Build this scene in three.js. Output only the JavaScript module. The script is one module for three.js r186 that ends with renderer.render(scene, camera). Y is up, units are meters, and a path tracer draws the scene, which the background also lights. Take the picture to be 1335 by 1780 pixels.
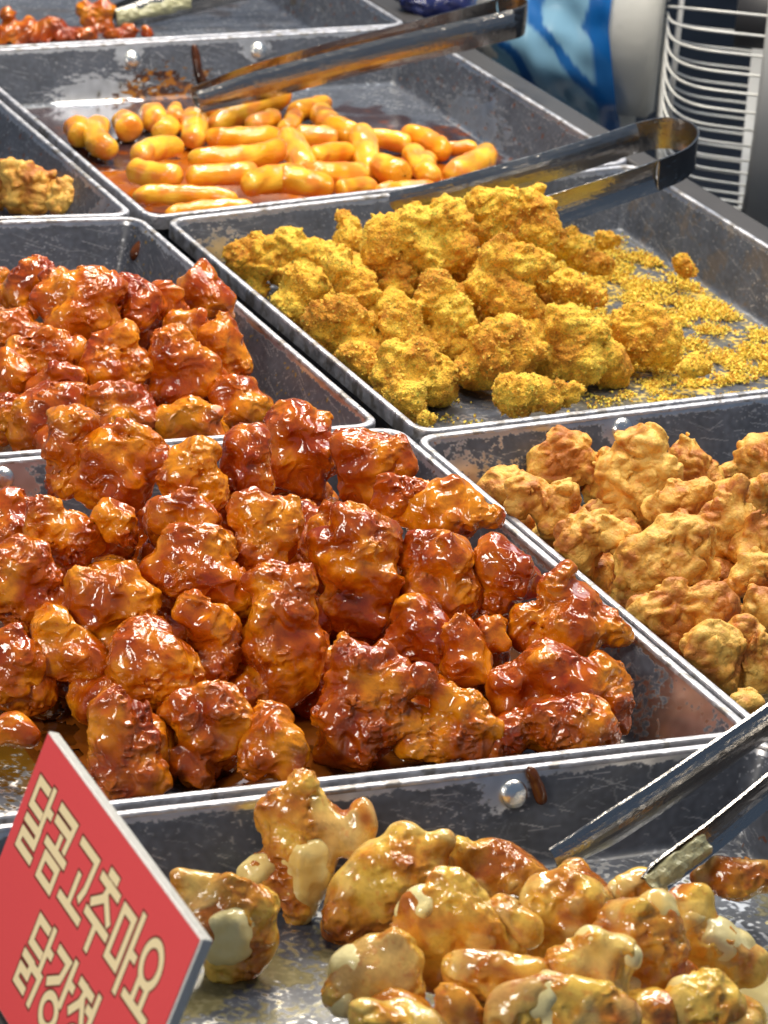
import * as THREE from 'three';
import { ImprovedNoise } from 'three/addons/math/ImprovedNoise.js';
import { mergeGeometries } from 'three/addons/utils/BufferGeometryUtils.js';
import { RoundedBoxGeometry } from 'three/addons/geometries/RoundedBoxGeometry.js';
import { RectAreaLightUniformsLib } from 'three/addons/lights/RectAreaLightUniformsLib.js';

// ---------------------------------------------------------------- camera, surroundings, lamps, exposure
const scene = new THREE.Scene();
const camera = new THREE.PerspectiveCamera(16.8747, 768 / 1024, 0.05, 60);
camera.position.set(-0.73696, 0.63738, 1.85640);
camera.rotation.set(-0.38944, -0.45524, 0.08086, 'YXZ');
camera.focus = 1.62;
camera.userData.fStop = 28;
const renderer = new THREE.WebGLRenderer({ antialias: true });
renderer.toneMapping = THREE.LinearToneMapping;
renderer.toneMappingExposure = 1.22;
renderer.shadowMap.enabled = true;
RectAreaLightUniformsLib.init();
scene.background = new THREE.Color().setRGB(0.092, 0.130, 0.192);   // the dull cool daylight of the street around the stall

const LAMPS_AND_FILLS = [   // stall lamps plus added sign and cool fills: place, aim, width, length, radiance, colour
  [[0.30, 1.15, -0.80], [0.22, 0, -0.35], 0.26, 0.26, 46, [1.0, 0.90, 0.74]], [[0.22, 1.15, -0.12], [0.05, 0, 0.30], 0.26, 0.26, 46, [1.0, 0.90, 0.74]],
  [[0.62, 1.10, 0.55], [0.15, 0, 0.62], 0.24, 0.24, 32, [1.0, 0.90, 0.74]], [[-0.25, 1.15, 0.36], [-0.20, 0, 0.72], 0.24, 0.24, 22, [1.0, 0.90, 0.74]], [[-1.00, 0.62, 0.92], [-0.36, 0.02, 0.86], 0.24, 0.24, 25, [1.0, 0.92, 0.80]],  // last entry: light added to brighten the red sign face
  [[0.72, 1.30, -0.30], [0.72, 0, -0.299], 0.55, 1.7, 2.6, [0.84, 0.92, 1.0]],  // added cool panel standing in for skylight on the tray rims
];

const PIECES_F = [
  ["upright oblong glazed piece leaning at the bare metal rim with the rivet", 0.2, [-2114,394,4421], [26,87,-52,114,4,-25,-10,108,-28,-131,45,89,117,132,-15,39,57,143,35,45,-81,23,14,47,-113,-120,41,24,20,-23,-55,97]],
  ["broad dark-edged glazed chunk beside the upright oblong piece", -0.1, [-1912,353,4568], [-54,52,-29,127,-139,-94,-52,102,0,-86,75,114,82,89,-14,108,145,29,33,95,-21,32,86,33,-232,-97,-78,31,-118,-174,-2,29,34,179,-13,39,181,63,109,26,24,-27,-62,111]],
  ["bright orange smooth glazed piece between two darker chunks on the heap", 0.7, [-1660,404,4861], [39,78,-40,94,-44,-3,-11,104,68,-69,32,101,-93,-21,-31,69,-73,-70,54,41,15,-146,21,40,-78,-79,-5,23,20,-21,-48,86]],
  ["short orange glazed nugget under the bright orange smooth piece", 0.6, [-1816,353,5193], [-96,-7,-37,86,31,13,-6,99,83,-20,44,74,49,-57,94,25,18,-20,-44,80]],
  ["wide double-humped glazed piece with a long tail pointing down", 0.1, [-1865,210,5475], [-66,74,-65,109,58,83,-44,106,-40,-24,9,131,78,-41,65,112,138,-104,144,82,-162,-15,-68,85,151,80,-10,45,-112,20,-80,56,-18,-67,26,40,180,-154,187,29,212,-100,170,27,25,-28,-60,109]],
  ["red-brown glazed lump with one white glint, beside the dark round summit piece", -0.3, [-1351,385,4774], [8,71,-27,121,-28,-29,4,115,32,-84,43,89,20,-22,37,46,22,-22,-50,90]],
  ["large round dark red glazed piece at the very top of the heap", -0.4, [-700,54,3902], [-25,120,-14,150,42,12,67,156,-86,-35,9,143,15,-105,77,109,105,166,16,57,-44,113,3,62,-134,-153,50,61,61,-157,152,44,30,-28,-65,119]],
  ["broad knobbly glazed piece with a yellow ear, at the back corner of the heap", 0.0, [-468,123,4303], [-98,65,-63,107,5,17,-5,141,102,73,45,87,135,-4,90,67,-31,-91,24,127,-122,-23,-14,53,-150,-113,35,38,27,-24,-55,102]],
  ["hunched glazed piece with a pale seam behind the barrel-shaped piece", 0.0, [-1515,305,5392], [-29,84,-73,117,50,-12,-10,123,-79,-64,3,86,103,74,19,77,-20,-117,60,98,72,101,-37,50,-75,-17,-55,32,-15,-99,30,45,-156,-43,22,26,131,141,7,21,36,-50,23,27,-97,-71,39,45,24,-25,-53,98]],
  ["small upright finger-like glazed crumb between the hunched and barrel-shaped pieces", 0.5, [-1226,296,5333], [38,70,-24,37,-1,15,2,50,-16,-44,8,56,12,-12,-25,47]],
  ["smooth barrel-shaped glazed piece with a thumb on one side", 0.1, [-1109,152,5576], [-131,100,-134,80,-5,190,-57,114,92,104,-33,120,-34,12,-12,145,56,-65,31,133,-71,-152,48,105,19,-187,85,108,-151,59,-73,29,79,169,6,50,-71,259,-110,31,126,196,-91,44,-11,131,56,42,89,-25,36,50,102,8,121,53,-156,-150,1,46,-70,-213,40,37,32,-32,-66,124]],
  ["tall smooth peanut-shaped glazed piece below the barrel-shaped one", 0.0, [-1597,19,5862], [-28,191,-117,105,66,224,-49,93,10,113,-29,145,-41,-34,4,157,53,-49,60,139,-20,-182,57,127,-49,-243,70,81,-98,208,-187,35,-111,94,23,56,55,-153,139,49,-128,-203,8,42,-32,-315,85,37,32,-35,-70,131]],
  ["bright orange glazed piece with a red cap touching the side rim", 0.5, [-369,121,4930], [-77,-30,-67,130,12,-39,7,130,121,20,68,81,202,-7,96,55,-38,51,-22,91,59,94,-8,65,36,21,-54,39,66,-146,39,35,65,-45,120,34,112,96,58,24,-120,22,-17,29,26,-23,-50,94]],
  ["large glazed piece with a dark saddle, behind the star-pointed piece", -0.1, [-761,106,5684], [-62,96,-81,102,30,119,-4,121,-38,-31,-35,140,69,-41,37,133,-11,-113,47,118,-92,186,-108,28,7,227,24,46,-110,-72,65,61,-48,-89,50,37,30,-28,-59,111]],
  ["darkest wine-red glazed piece by the side wall of the heap", -1.0, [-479,151,5807], [-33,64,-63,102,26,26,33,109,91,5,55,65,-29,-99,-4,102,-18,142,-118,33,14,116,-17,32,-81,-23,-35,34,25,-22,-46,88]],
  ["star-pointed orange glazed piece with its tip over the side rim", 0.3, [-330,65,6130], [29,205,-86,40,-22,107,-75,89,59,61,-28,101,-145,-16,-62,95,-8,-24,33,138,155,-26,60,95,229,-51,120,58,-119,-75,3,101,-80,69,-30,40,9,185,-81,33,-207,-72,-33,43,81,72,44,45,109,-75,121,25,-148,11,-26,35,-158,-127,75,31,30,-27,-54,104]],
  ["glazed lump below the saddle-marked piece", -0.1, [-959,-12,5929], [-30,95,-38,82,6,24,-10,119,59,-32,71,107,-62,-59,-34,98,14,-70,52,42,81,71,61,36,24,-24,-47,89]],
  ["small glazed nugget beside the dark lump in the middle of the heap", 0.1, [-821,-52,6124], [-14,83,-32,88,28,-13,48,82,-30,-57,28,85,-37,164,-32,30,33,63,40,38,40,-46,117,31,21,-21,-40,77]],
  ["glazed nub wedged under the star-pointed piece", 0.2, [-674,6,6085], [-1,-21,29,70,-6,32,-21,64,15,-14,-27,52]],
  ["big crusted glazed piece with a small round knob on top, by the side wall", -0.1, [-495,-100,6462], [-168,-11,-108,117,-72,94,-37,117,42,28,35,129,183,40,39,99,157,126,15,45,-200,-104,-72,93,-47,-61,2,105,211,-18,134,69,254,53,99,39,182,-90,123,84,-273,21,-81,32,-109,67,-60,52,-21,11,17,43,-75,62,53,43,-165,-180,-44,31,-266,-59,-112,29,-104,-132,44,33,210,-149,170,27,35,-33,-61,120]],
  ["folded red glazed roll lying along the near rim", -0.3, [-647,-170,6684], [-132,-35,-80,104,-9,28,-1,116,124,37,71,125,214,-6,113,65,-257,-79,-91,74,-163,-127,-86,46,147,-52,148,35,156,-3,89,18,-276,-139,-60,27,34,-33,-61,119]],
  ["massive craggy glazed chunk with hollows above the near rim", 0.0, [-1403,-147,6334], [-19,202,-69,95,-66,71,-64,107,22,56,-12,116,109,247,-57,50,137,146,34,95,-113,-33,-2,110,8,-83,43,133,-132,-163,13,86,146,-22,93,95,-54,-166,75,95,-77,158,-17,39,-62,273,-100,40,102,64,61,44,151,144,123,31,-131,-107,70,34,-140,-83,31,23,183,-32,175,29,234,-2,108,25,30,-33,-61,117]],
  ["ring-shaped glazed piece curling round a dark hole", 0.3, [-1080,-172,6521], [-89,175,-106,71,-4,100,-65,71,81,72,7,77,121,-7,56,83,-134,-88,-37,95,-13,-70,45,89,90,-83,66,74,-145,167,-143,22,179,14,103,37,46,15,47,30,-207,-109,-86,26,-101,-6,-33,43,60,-68,85,38,27,-28,-52,101]],
  ["small ridged orange glazed piece between two bigger pieces at the near rim", 0.2, [-1909,-180,6522], [5,62,-52,107,51,17,38,84,-50,-55,-28,101,31,-63,65,78,-7,141,-114,41,-16,-20,16,29,20,-24,-44,84]],
  ["red-topped knobbly glazed piece with a yellow foot at the near rim", 0.0, [-2143,-164,6328], [-57,76,-50,102,53,126,-1,108,96,68,33,93,-124,71,-81,49,-22,-36,12,93,-49,-160,32,99,72,-59,47,81,-100,-104,19,73,-119,149,-47,36,-47,105,1,35,28,78,-23,29,61,-10,18,41,28,0,27,35,-33,-90,23,30,23,-28,-53,99]],
  ["tall brown glazed piece just behind the red sign", -0.1, [-2520,-182,6362], [-32,152,-58,106,56,132,-47,60,-66,40,-20,95,58,5,0,106,-20,-87,12,121,61,-95,75,98,-65,-150,38,55,48,119,-5,33,-46,104,39,38,29,16,33,32,-80,4,-16,54,138,-112,122,35,21,-29,-53,99]],
  ["smooth round egg-shaped orange glazed piece", 0.5, [-2215,-54,5852], [-11,85,-42,128,-76,14,0,134,26,11,50,148,92,-33,93,92,-34,-98,8,98,-75,-11,-5,46,-5,106,55,36,-96,77,37,64,-61,-43,-61,34,23,-28,-56,102]],
  ["yellow-orange glazed piece tapering down behind the egg-shaped one", 0.7, [-2291,74,5497], [-92,69,-43,105,23,52,13,123,61,129,-24,81,119,30,51,105,-30,-64,-10,130,-15,-170,73,96,-131,15,-80,63,-135,7,25,28,-151,-10,-54,44,-94,-166,-24,57,-60,54,-33,39,-71,-234,101,41,22,-28,-57,104]],
  ["brown glazed piece deep in the gap beside the egg-shaped one", 0, [-1921,18,5800], [-79,119,-65,81,19,42,-23,108,57,-76,36,93,-33,-136,64,69,-59,-25,-27,36,-21,-86,105,20,22,-25,-51,93]],
  ["glossy orange glazed piece low beside the yellow-orange tapering one", 0.1, [-2523,-36,5602], [-41,63,-77,98,35,23,-23,87,-38,-41,2,104,68,-46,80,96,-6,6,85,27,18,-24,-48,88]],
  ["big brown-red glazed piece cut by the picture edge, above the orange low one", -0.2, [-2574,68,5180], [1,102,-37,131,-60,10,-6,131,54,7,17,100,53,-84,69,94,-12,-96,23,106,-113,142,-13,49,-133,-92,-11,36,135,46,51,30,55,5,59,34,20,-26,-56,100]],
  ["knobbly red glazed piece below the bare metal rivet wall", -0.3, [-2455,125,4635], [17,55,-51,110,40,-20,54,91,-48,-36,27,110,95,103,-2,36,-19,-68,96,28,11,-88,95,39,-137,-22,-23,46,17,-21,-48,85]],
  ["ragged glazed crust strip below the bare metal wall patch", -0.1, [-2332,204,5002], [-78,114,-73,65,-56,37,-47,102,46,25,18,99,20,-83,25,77,-25,-129,39,71,117,3,53,65,-42,157,-51,29,-127,139,-102,17,46,-73,92,31,-60,-184,23,22,18,-22,-48,86]],
  ["orange-red glazed piece resting above the brown sauce puddle", -0.1, [-2757,-95,5598], [-14,76,-45,86,60,11,16,86,-30,-61,17,104,11,61,30,38,8,-74,107,37,60,-71,57,31,16,-23,-45,82]],
  ["glazed piece tucked under the broad dark-edged chunk", 0, [-2111,286,5067], [25,-26,21,80,-17,17,-37,83,30,47,38,30,14,-16,-35,63]],
  ["flat red glazed scrap on the brown sauce puddle", -0.3, [-2907,-179,6058], [-20,2,-26,75,31,-6,29,64,15,21,32,28,28,-33,13,26,10,-15,-29,53]],
  ["glazed piece under the knobbly back-corner piece", 0, [-538,143,4801], [-21,-19,-18,111,56,25,6,78,-78,68,-24,42,115,30,52,25,77,68,62,33,19,-17,-39,72]],
];
const PIECES_D = [
  ["plump glazed piece with an orange cap below the bluish wall", 0.0, [-1279,121,1439], [-17,-24,-40,124,50,59,-29,105,-9,-97,43,75,-122,-59,-82,36,17,-32,51,30,18,-18,-49,86]],
  ["large round shiny glazed piece in the middle of the rear heap", 0.0, [-1128,174,1899], [-109,6,-101,129,22,28,-8,162,109,81,19,118,-89,-79,40,136,64,-79,73,122,79,129,-39,74,-222,19,-61,58,-132,101,-170,59,-93,130,-34,43,123,-17,73,36,45,77,-9,30,25,-25,-67,117]],
  ["hooked orange glazed piece at the edge of the rear heap", 0.3, [-1490,40,1861], [13,22,-24,99,-60,4,1,99,67,-33,66,77,-131,-25,-54,29,99,32,50,21,16,-17,-44,77]],
  ["glazed piece beneath the hooked orange one", 0, [-1479,0,2210], [85,73,2,98,152,35,46,90,16,-12,-23,105,-115,-47,-14,138,47,157,7,38,201,102,60,40,135,-22,109,30,-117,78,-54,41,-167,-113,85,54,22,-24,-61,107]],
  ["reddish glazed piece with a pink patch, rear heap", -0.4, [-820,166,1897], [-27,26,-29,108,62,-18,7,108,-2,-65,50,93,-49,65,-65,78,58,-8,17,33,-124,60,-39,34,-80,-103,70,27,19,-18,-47,83]],
  ["rough glazed piece touching the side wall below the sauce blob", 0.1, [-313,67,1672], [-36,63,-29,118,25,-2,44,118,-54,-33,-14,87,76,-86,58,72,8,153,-74,54,68,-74,119,31,48,87,-21,35,5,23,-30,30,20,-18,-49,87]],
  ["small glazed nugget between the pink-patched and rough pieces", 0.1, [-593,113,1803], [-25,40,-1,94,28,-45,7,86,28,68,64,36,49,-60,85,23,16,-15,-39,70]],
  ["smooth flat orange glazed cap below the rough piece", 0.5, [-540,45,2047], [-62,16,-53,78,25,12,-15,86,54,-51,50,71,51,87,1,30,17,-15,-40,71]],
  ["craggy glazed piece along the side wall of the rear heap", 0.0, [-414,-41,2244], [-38,76,-25,115,16,-12,23,107,33,-108,37,85,3,174,-36,51,49,79,-8,39,66,-49,81,33,22,-20,-51,90]],
  ["large tilted smooth glazed piece with a rolled lower lip", 0.0, [-807,0,2563], [-32,121,-49,127,4,22,0,134,-69,4,-64,105,127,34,61,83,93,-56,76,94,-85,-106,34,94,6,-90,52,105,-67,83,61,35,74,90,-7,53,-115,62,2,56,-150,-31,-107,48,49,40,50,28,186,-4,95,37,-121,-30,1,25,78,-66,119,27,24,-23,-58,104]],
  ["ridged glazed piece with a yellow groove beside the tilted smooth one", 0.3, [-1150,43,2429], [-44,42,-50,97,60,104,-33,97,-41,-40,40,126,113,-13,60,97,-105,-67,-3,83,-16,129,-59,32,70,21,2,43,-123,7,15,31,21,-22,-55,97]],
  ["small ragged glazed strip above the folded glazed piece", 0.1, [-1472,-45,2468], [-20,4,-9,90,50,40,15,75,-75,-62,-26,75,104,31,46,54,5,-58,42,35,-27,81,27,27,120,46,28,26,15,-16,-41,71]],
  ["folded glazed piece with a glossy crest above the bare rim", 0.1, [-1639,-131,2751], [-40,30,-21,123,76,77,3,116,-77,-84,8,102,148,124,18,81,-3,-116,26,102,-126,-48,-36,67,41,147,-74,46,-108,-173,26,43,83,82,22,26,-10,-172,106,29,-165,-5,-62,23,21,-24,-58,102]],
  ["grooved brown glazed piece behind the upright oblong one", -0.1, [-1273,-86,2855], [-44,51,-38,117,59,51,-14,110,-16,-40,27,124,108,-1,73,81,-78,-83,-16,88,-4,-19,30,42,-108,-72,-39,41,125,-10,147,36,20,-22,-52,93]],
  ["long lumpy glazed piece lying along the middle rim", 0.1, [-926,-110,3036], [-113,0,-54,81,-9,59,0,103,60,19,36,96,-58,-58,-23,88,94,-32,79,81,-99,21,8,29,-106,54,-2,38,99,78,90,42,20,-53,87,30,20,-20,-48,87]],
  ["knobbly golden glazed piece behind the dark round summit piece", 0.3, [-567,-106,2830], [-48,39,-64,97,34,62,-28,83,-5,-22,43,104,-47,-87,-8,83,76,3,41,90,-31,17,-25,25,-11,-106,96,36,-89,-68,65,44,-115,-127,0,23,20,-19,-46,82]],
  ["glazed piece cut by the picture edge above the middle rim", -0.1, [-1808,-150,2634], [10,35,-13,103,-12,-49,15,88,-86,44,3,34,-50,25,11,35,-58,11,-19,37,14,-17,-41,72]],
  ["glazed piece in the hollow of the rear heap", 0, [-1645,-70,2256], [-9,10,26,126,-39,116,-19,51,-39,-102,54,42,15,-16,-42,73]],
  ["small red glazed tip at the far edge of the rear heap", -0.3, [-1325,31,1067], [22,35,-15,50,-14,-24,7,61,9,-10,-26,45]],
];
const PIECES_E = [
  ["sprawling powder-coated piece by the far wall", 0, [635,-157,446], [-210,-13,-65,94,-83,51,-65,87,63,91,30,107,-38,-32,23,94,219,39,70,100,-117,-178,9,73,-149,-90,-63,80,296,47,110,66,-176,65,-93,29,0,19,-4,42,19,-33,90,34,-42,46,-15,42,-158,-229,28,27,343,17,137,25,32,-26,-73,131]],
  ["wedge-shaped powder-coated piece with a bare orange edge", 0.5, [402,-69,1345], [22,58,-58,103,78,48,26,83,-63,-59,-8,90,-20,-103,27,76,-59,109,-81,31,140,58,72,35,-14,-47,-18,28,24,-20,-53,94]],
  ["powder-coated lump behind the wedge-shaped one", 0, [674,30,1475], [-61,78,-57,96,36,-2,-16,103,0,-66,-4,89,72,-61,78,70,-24,156,-83,38,12,-74,56,28,85,-10,116,31,24,-19,-52,93]],
  ["small powder-coated nugget standing against the tongs", 0.1, [1190,-101,300], [12,59,-45,67,-22,-11,19,84,19,-44,38,60,-37,92,-65,28,18,-13,-38,68]],
  ["largest long powder-coated piece across the top of the heap", 0.1, [1096,200,1387], [-164,37,-94,124,-62,65,-40,117,75,-19,-1,117,-191,-55,-59,110,-91,-154,-17,110,205,151,5,127,235,12,125,107,6,148,-43,90,-108,-224,32,97,118,-67,75,97,5,32,39,52,142,68,3,53,-95,-16,-41,34,-108,-232,49,42,294,133,83,50,277,-75,154,39,-70,145,-3,36,-68,120,-13,37,40,-30,-82,149]],
  ["rounded powder-coated piece on top, in front of both tong arms", 0.1, [1785,283,1271], [-153,50,-97,112,-35,64,-31,119,94,87,11,92,150,-33,38,126,-1,-53,1,119,-135,-73,-32,105,107,135,-25,37,158,-99,112,78,-121,96,-93,53,143,150,-21,38,213,66,20,48,100,-23,36,55,-74,-93,74,52,36,-24,-68,124]],
  ["broad bumpy powder-coated piece in the middle of the heap", 0, [1501,109,1849], [-44,116,-63,123,80,91,-8,116,-114,-45,-39,123,-5,-81,85,123,-167,-56,-80,76,93,-157,89,96,178,93,17,89,-36,231,-80,39,68,125,-29,36,-76,14,56,32,-142,-133,33,42,-110,-105,125,54,-228,-91,-98,25,-148,-8,-29,25,38,-27,-71,131]],
  ["flat tongue of powder-coated crust jutting over a dark gap", 0.2, [1907,31,1843], [-155,16,-89,64,-57,8,-58,70,17,11,18,77,117,-27,51,70,147,-39,105,43,-50,8,-11,27,27,-18,-49,91]],
  ["powder-coated piece at the edge of the loose yellow powder", 0.1, [2548,-159,745], [-65,63,-58,82,-3,12,26,96,93,-49,87,75,149,-68,99,43,-132,-10,-68,60,-127,19,-67,33,-75,65,35,38,124,-12,139,23,-93,-15,-26,19,28,-18,-50,92]],
  ["tiny powder-coated scrap near the far wall beside the loose powder", 0.1, [2892,-195,455], [-26,-6,-15,47,37,8,19,40,13,-8,-23,43]],
  ["flat-topped powder-coated piece beside the divider rim", 0, [445,-103,1869], [-103,55,-49,107,1,96,-8,114,88,23,49,107,-5,-92,-4,107,-120,-58,-30,88,126,-66,98,88,-64,13,35,36,102,104,108,40,-111,23,-41,38,-202,-77,-32,26,49,-90,86,36,30,-25,-63,115]],
  ["angular powder-coated piece joined to the flat-topped one", 0.2, [718,-76,2032], [-3,51,-15,101,39,-40,28,94,-83,-80,-13,81,77,117,-6,55,42,8,57,32,89,32,12,30,-19,-112,17,28,24,-19,-50,90]],
  ["greenish powder-coated piece beneath the long top piece", -0.1, [1025,10,1974], [-6,104,-94,108,7,-12,-23,114,45,-55,59,95,-24,-150,70,82,-100,27,-34,69,81,39,41,69,-52,11,-104,29,-68,-80,-61,40,109,-45,120,40,-37,-90,42,28,-117,91,-36,19,-55,55,3,31,17,40,52,20,28,-22,-56,103]],
  ["powder-coated piece under the flat-topped one", 0, [395,-162,2208], [-47,20,-23,80,21,-35,31,93,13,39,-4,74,12,47,-1,34,20,-17,-41,75]],
  ["big boulder-like powder-coated piece at the near corner", -0.1, [626,-173,2458], [-72,21,-65,118,40,82,-13,124,85,-30,63,118,-74,-62,32,121,160,9,46,80,-155,-39,-64,73,-88,131,-77,45,9,-22,-4,52,3,-102,46,47,-31,-18,131,32,-126,23,-71,29,32,-26,-64,117]],
  ["round powder-coated nugget in front of the boulder-like one", 0.2, [440,-196,2781], [-9,28,-1,97,33,-30,32,78,-49,-9,-19,59,42,91,43,31,-44,90,-60,30,-19,-84,36,25,19,-16,-38,71]],
  ["cracked brown ball-shaped powder-coated piece", -0.3, [1228,-113,2347], [-66,50,-49,113,45,68,-22,113,115,-3,36,100,-62,-41,34,120,78,-80,53,87,-112,-49,-47,75,40,152,-92,30,124,84,-5,26,171,8,112,32,-41,66,-4,31,102,-14,95,37,31,-23,-58,108]],
  ["tall egg-shaped powder-coated piece beside the cracked ball", 0, [1687,-117,2345], [-54,119,-54,108,30,41,-58,134,-31,-68,11,134,38,-79,94,108,87,71,39,95,14,-151,83,69,-106,11,-74,75,3,89,10,29,-28,-106,60,19,-165,-26,-86,31,34,-24,-61,114]],
  ["low powder-coated piece lying just behind the near rim", 0.2, [1157,-191,2847], [-93,-1,-32,98,15,17,-3,98,111,-2,58,86,-71,-53,-30,86,198,36,89,60,-106,48,-87,48,-71,-1,31,28,174,19,106,23,243,48,122,24,28,-22,-52,98]],
  ["brownish powder-coated piece with a notch beside the loose powder", -0.1, [2201,-145,2254], [-76,60,-102,96,40,90,-42,96,-32,-22,-25,116,79,-5,46,110,105,-65,82,76,-126,6,-68,76,11,-98,18,83,106,-115,90,50,-38,136,-65,31,-22,127,-133,29,182,16,52,29,80,-133,78,29,-160,68,-63,31,32,-22,-55,104]],
  ["small round powder-coated nugget in the loose powder", 0.2, [2322,-191,2623], [-38,-15,12,56,24,-2,12,62,-1,41,-20,43,16,-11,-26,50]],
  ["small orange powder-coated crumb half buried in loose powder", 0.3, [3141,-193,1009], [-26,25,-14,46,24,-24,17,46,15,-9,-24,46]],
  ["tiny powder-coated crumb between boulder and cracked ball", 0.3, [905,-161,2493], [2,9,-21,45,5,-25,24,32,10,-8,-19,36]],
  ["tiny flat crumb at the near corner of the powder tray", 0.3, [433,-199,3032], [-8,0,-10,34,26,-5,12,22,7,-6,-14,27]],
];
const PIECES_G = [
  ["dark-crusted plain fried piece with a ragged crown by the rivet", -0.3, [824,-145,3903], [-83,3,-36,94,4,68,-55,81,46,49,31,94,101,-7,67,87,16,-67,15,107,-108,-92,-35,81,-10,121,-71,45,77,120,-12,42,-24,18,73,41,27,-21,-47,90]],
  ["pale plain fried piece hanging over the divider rim", 0.3, [211,54,4830], [-89,72,-78,70,-60,13,-28,76,43,20,16,76,50,-30,44,82,22,-114,55,64,-111,-20,-47,58,113,49,29,64,-102,51,-73,31,104,55,36,21,116,7,63,27,20,-72,102,29,103,109,20,18,24,-20,-44,83]],
  ["largest golden plain fried piece below the rivet", 0.4, [954,-18,4468], [14,157,-68,91,68,145,-44,104,-81,46,-53,104,66,16,-11,129,-140,-13,-55,73,-70,-86,16,120,19,-145,49,107,-117,-153,-6,79,112,-32,37,91,122,41,65,73,-64,192,-77,38,-175,23,-62,48,-38,-46,-24,49,-77,-89,-13,21,-84,-214,23,28,96,105,60,21,35,-27,-59,113]],
  ["rounded plain fried flap behind the largest golden piece", -0.1, [1422,-124,4150], [-16,45,-42,81,23,17,19,81,42,-49,62,62,-55,-26,14,75,-11,121,-29,23,1,-12,85,37,22,-16,-36,70]],
  ["plain fried piece under the rounded flap", 0, [822,124,5103], [-79,-39,-34,88,24,-4,4,88,93,65,40,70,26,-20,-43,84]],
  ["arched plain fried piece bridging a dark gap at the divider", 0.1, [255,29,5260], [-30,46,-48,81,-94,-16,-33,75,54,57,-2,75,-66,-85,-12,63,-35,-118,25,57,109,13,51,69,153,38,51,57,-132,-47,-44,33,-100,33,-23,37,-58,-65,3,23,25,-20,-43,83]],
  ["broad ridged plain fried piece in the middle of its tray", 0.1, [523,41,5553], [53,114,-22,98,117,115,32,80,-23,55,-41,103,-155,-4,-73,86,-76,-34,18,109,58,-31,58,103,-192,-92,-43,62,-111,-132,-11,71,132,-23,63,80,168,-73,95,62,-20,16,24,37,-2,45,55,42,33,-26,-54,107]],
  ["tall narrow plain fried piece behind the broad ridged one", 0.0, [894,111,5445], [0,94,-42,69,65,180,-36,57,-61,-12,-22,75,8,-39,2,75,35,-111,56,63,-44,-87,20,75,63,54,24,57,-8,33,-34,27,26,-20,-42,83]],
  ["brown plain fried piece highest against the far wall", -0.4, [1841,-167,4098], [12,31,-29,82,72,77,-23,69,54,-4,58,82,-68,-42,-26,62,-137,-67,-22,56,-16,-50,8,62,-29,-33,-18,34,21,-44,118,26,25,-18,-39,77]],
  ["plain fried piece just below the highest brown one", -0.1, [1173,146,5252], [19,58,-4,76,-43,-33,-17,70,28,-50,34,58,22,-16,-34,66]],
  ["orange plain fried piece with a curled crest at the picture edge", -0.2, [979,89,5574], [-3,22,-13,75,41,61,-16,63,-65,-56,2,69,41,-24,33,63,-9,92,-24,22,22,-16,-34,67]],
  ["smooth bright yellow plain fried nub", 0.7, [846,18,5801], [27,42,5,80,-37,-26,-32,68,-80,-65,-31,56,67,3,27,68,96,66,19,30,22,-17,-35,69]],
  ["lobed plain fried piece with pale knobs along the divider", -0.1, [332,-19,6047], [-148,19,-46,89,-45,65,-49,83,-5,-15,-21,89,92,72,4,83,138,48,62,83,123,-16,77,72,193,61,71,49,-89,-80,8,78,-19,-86,47,49,-36,-161,38,55,-156,-36,-75,60,-13,136,-45,34,12,26,-10,25,160,121,40,29,30,-25,-49,97]],
  ["round-topped plain fried piece nearest the divider corner", 0.1, [313,-72,6411], [-28,86,-25,82,-63,18,-27,82,14,6,-1,99,3,-87,13,87,55,68,19,71,38,-112,63,59,-111,60,-70,29,26,-21,-40,81]],
  ["pale yellow plain fried piece with a brown end beside the round-topped one", 0.4, [494,-87,6428], [-41,109,-47,71,2,64,-6,82,-34,-17,-4,93,49,-36,41,93,-15,-92,59,76,-29,138,-75,37,-14,163,-20,28,-55,-102,9,37,26,-22,-40,82]],
  ["plain fried piece above the pale yellow one at the picture edge", -0.1, [764,-47,6043], [6,49,-21,61,-37,-16,-11,61,25,-26,17,73,-34,85,-41,23,19,-15,-29,58]],
  ["small yellow batter scrap beside the tong arm", 0.7, [294,-139,6740], [-26,-2,2,42,27,2,12,47,-50,12,-32,22,12,-10,-18,37]],
];
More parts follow.
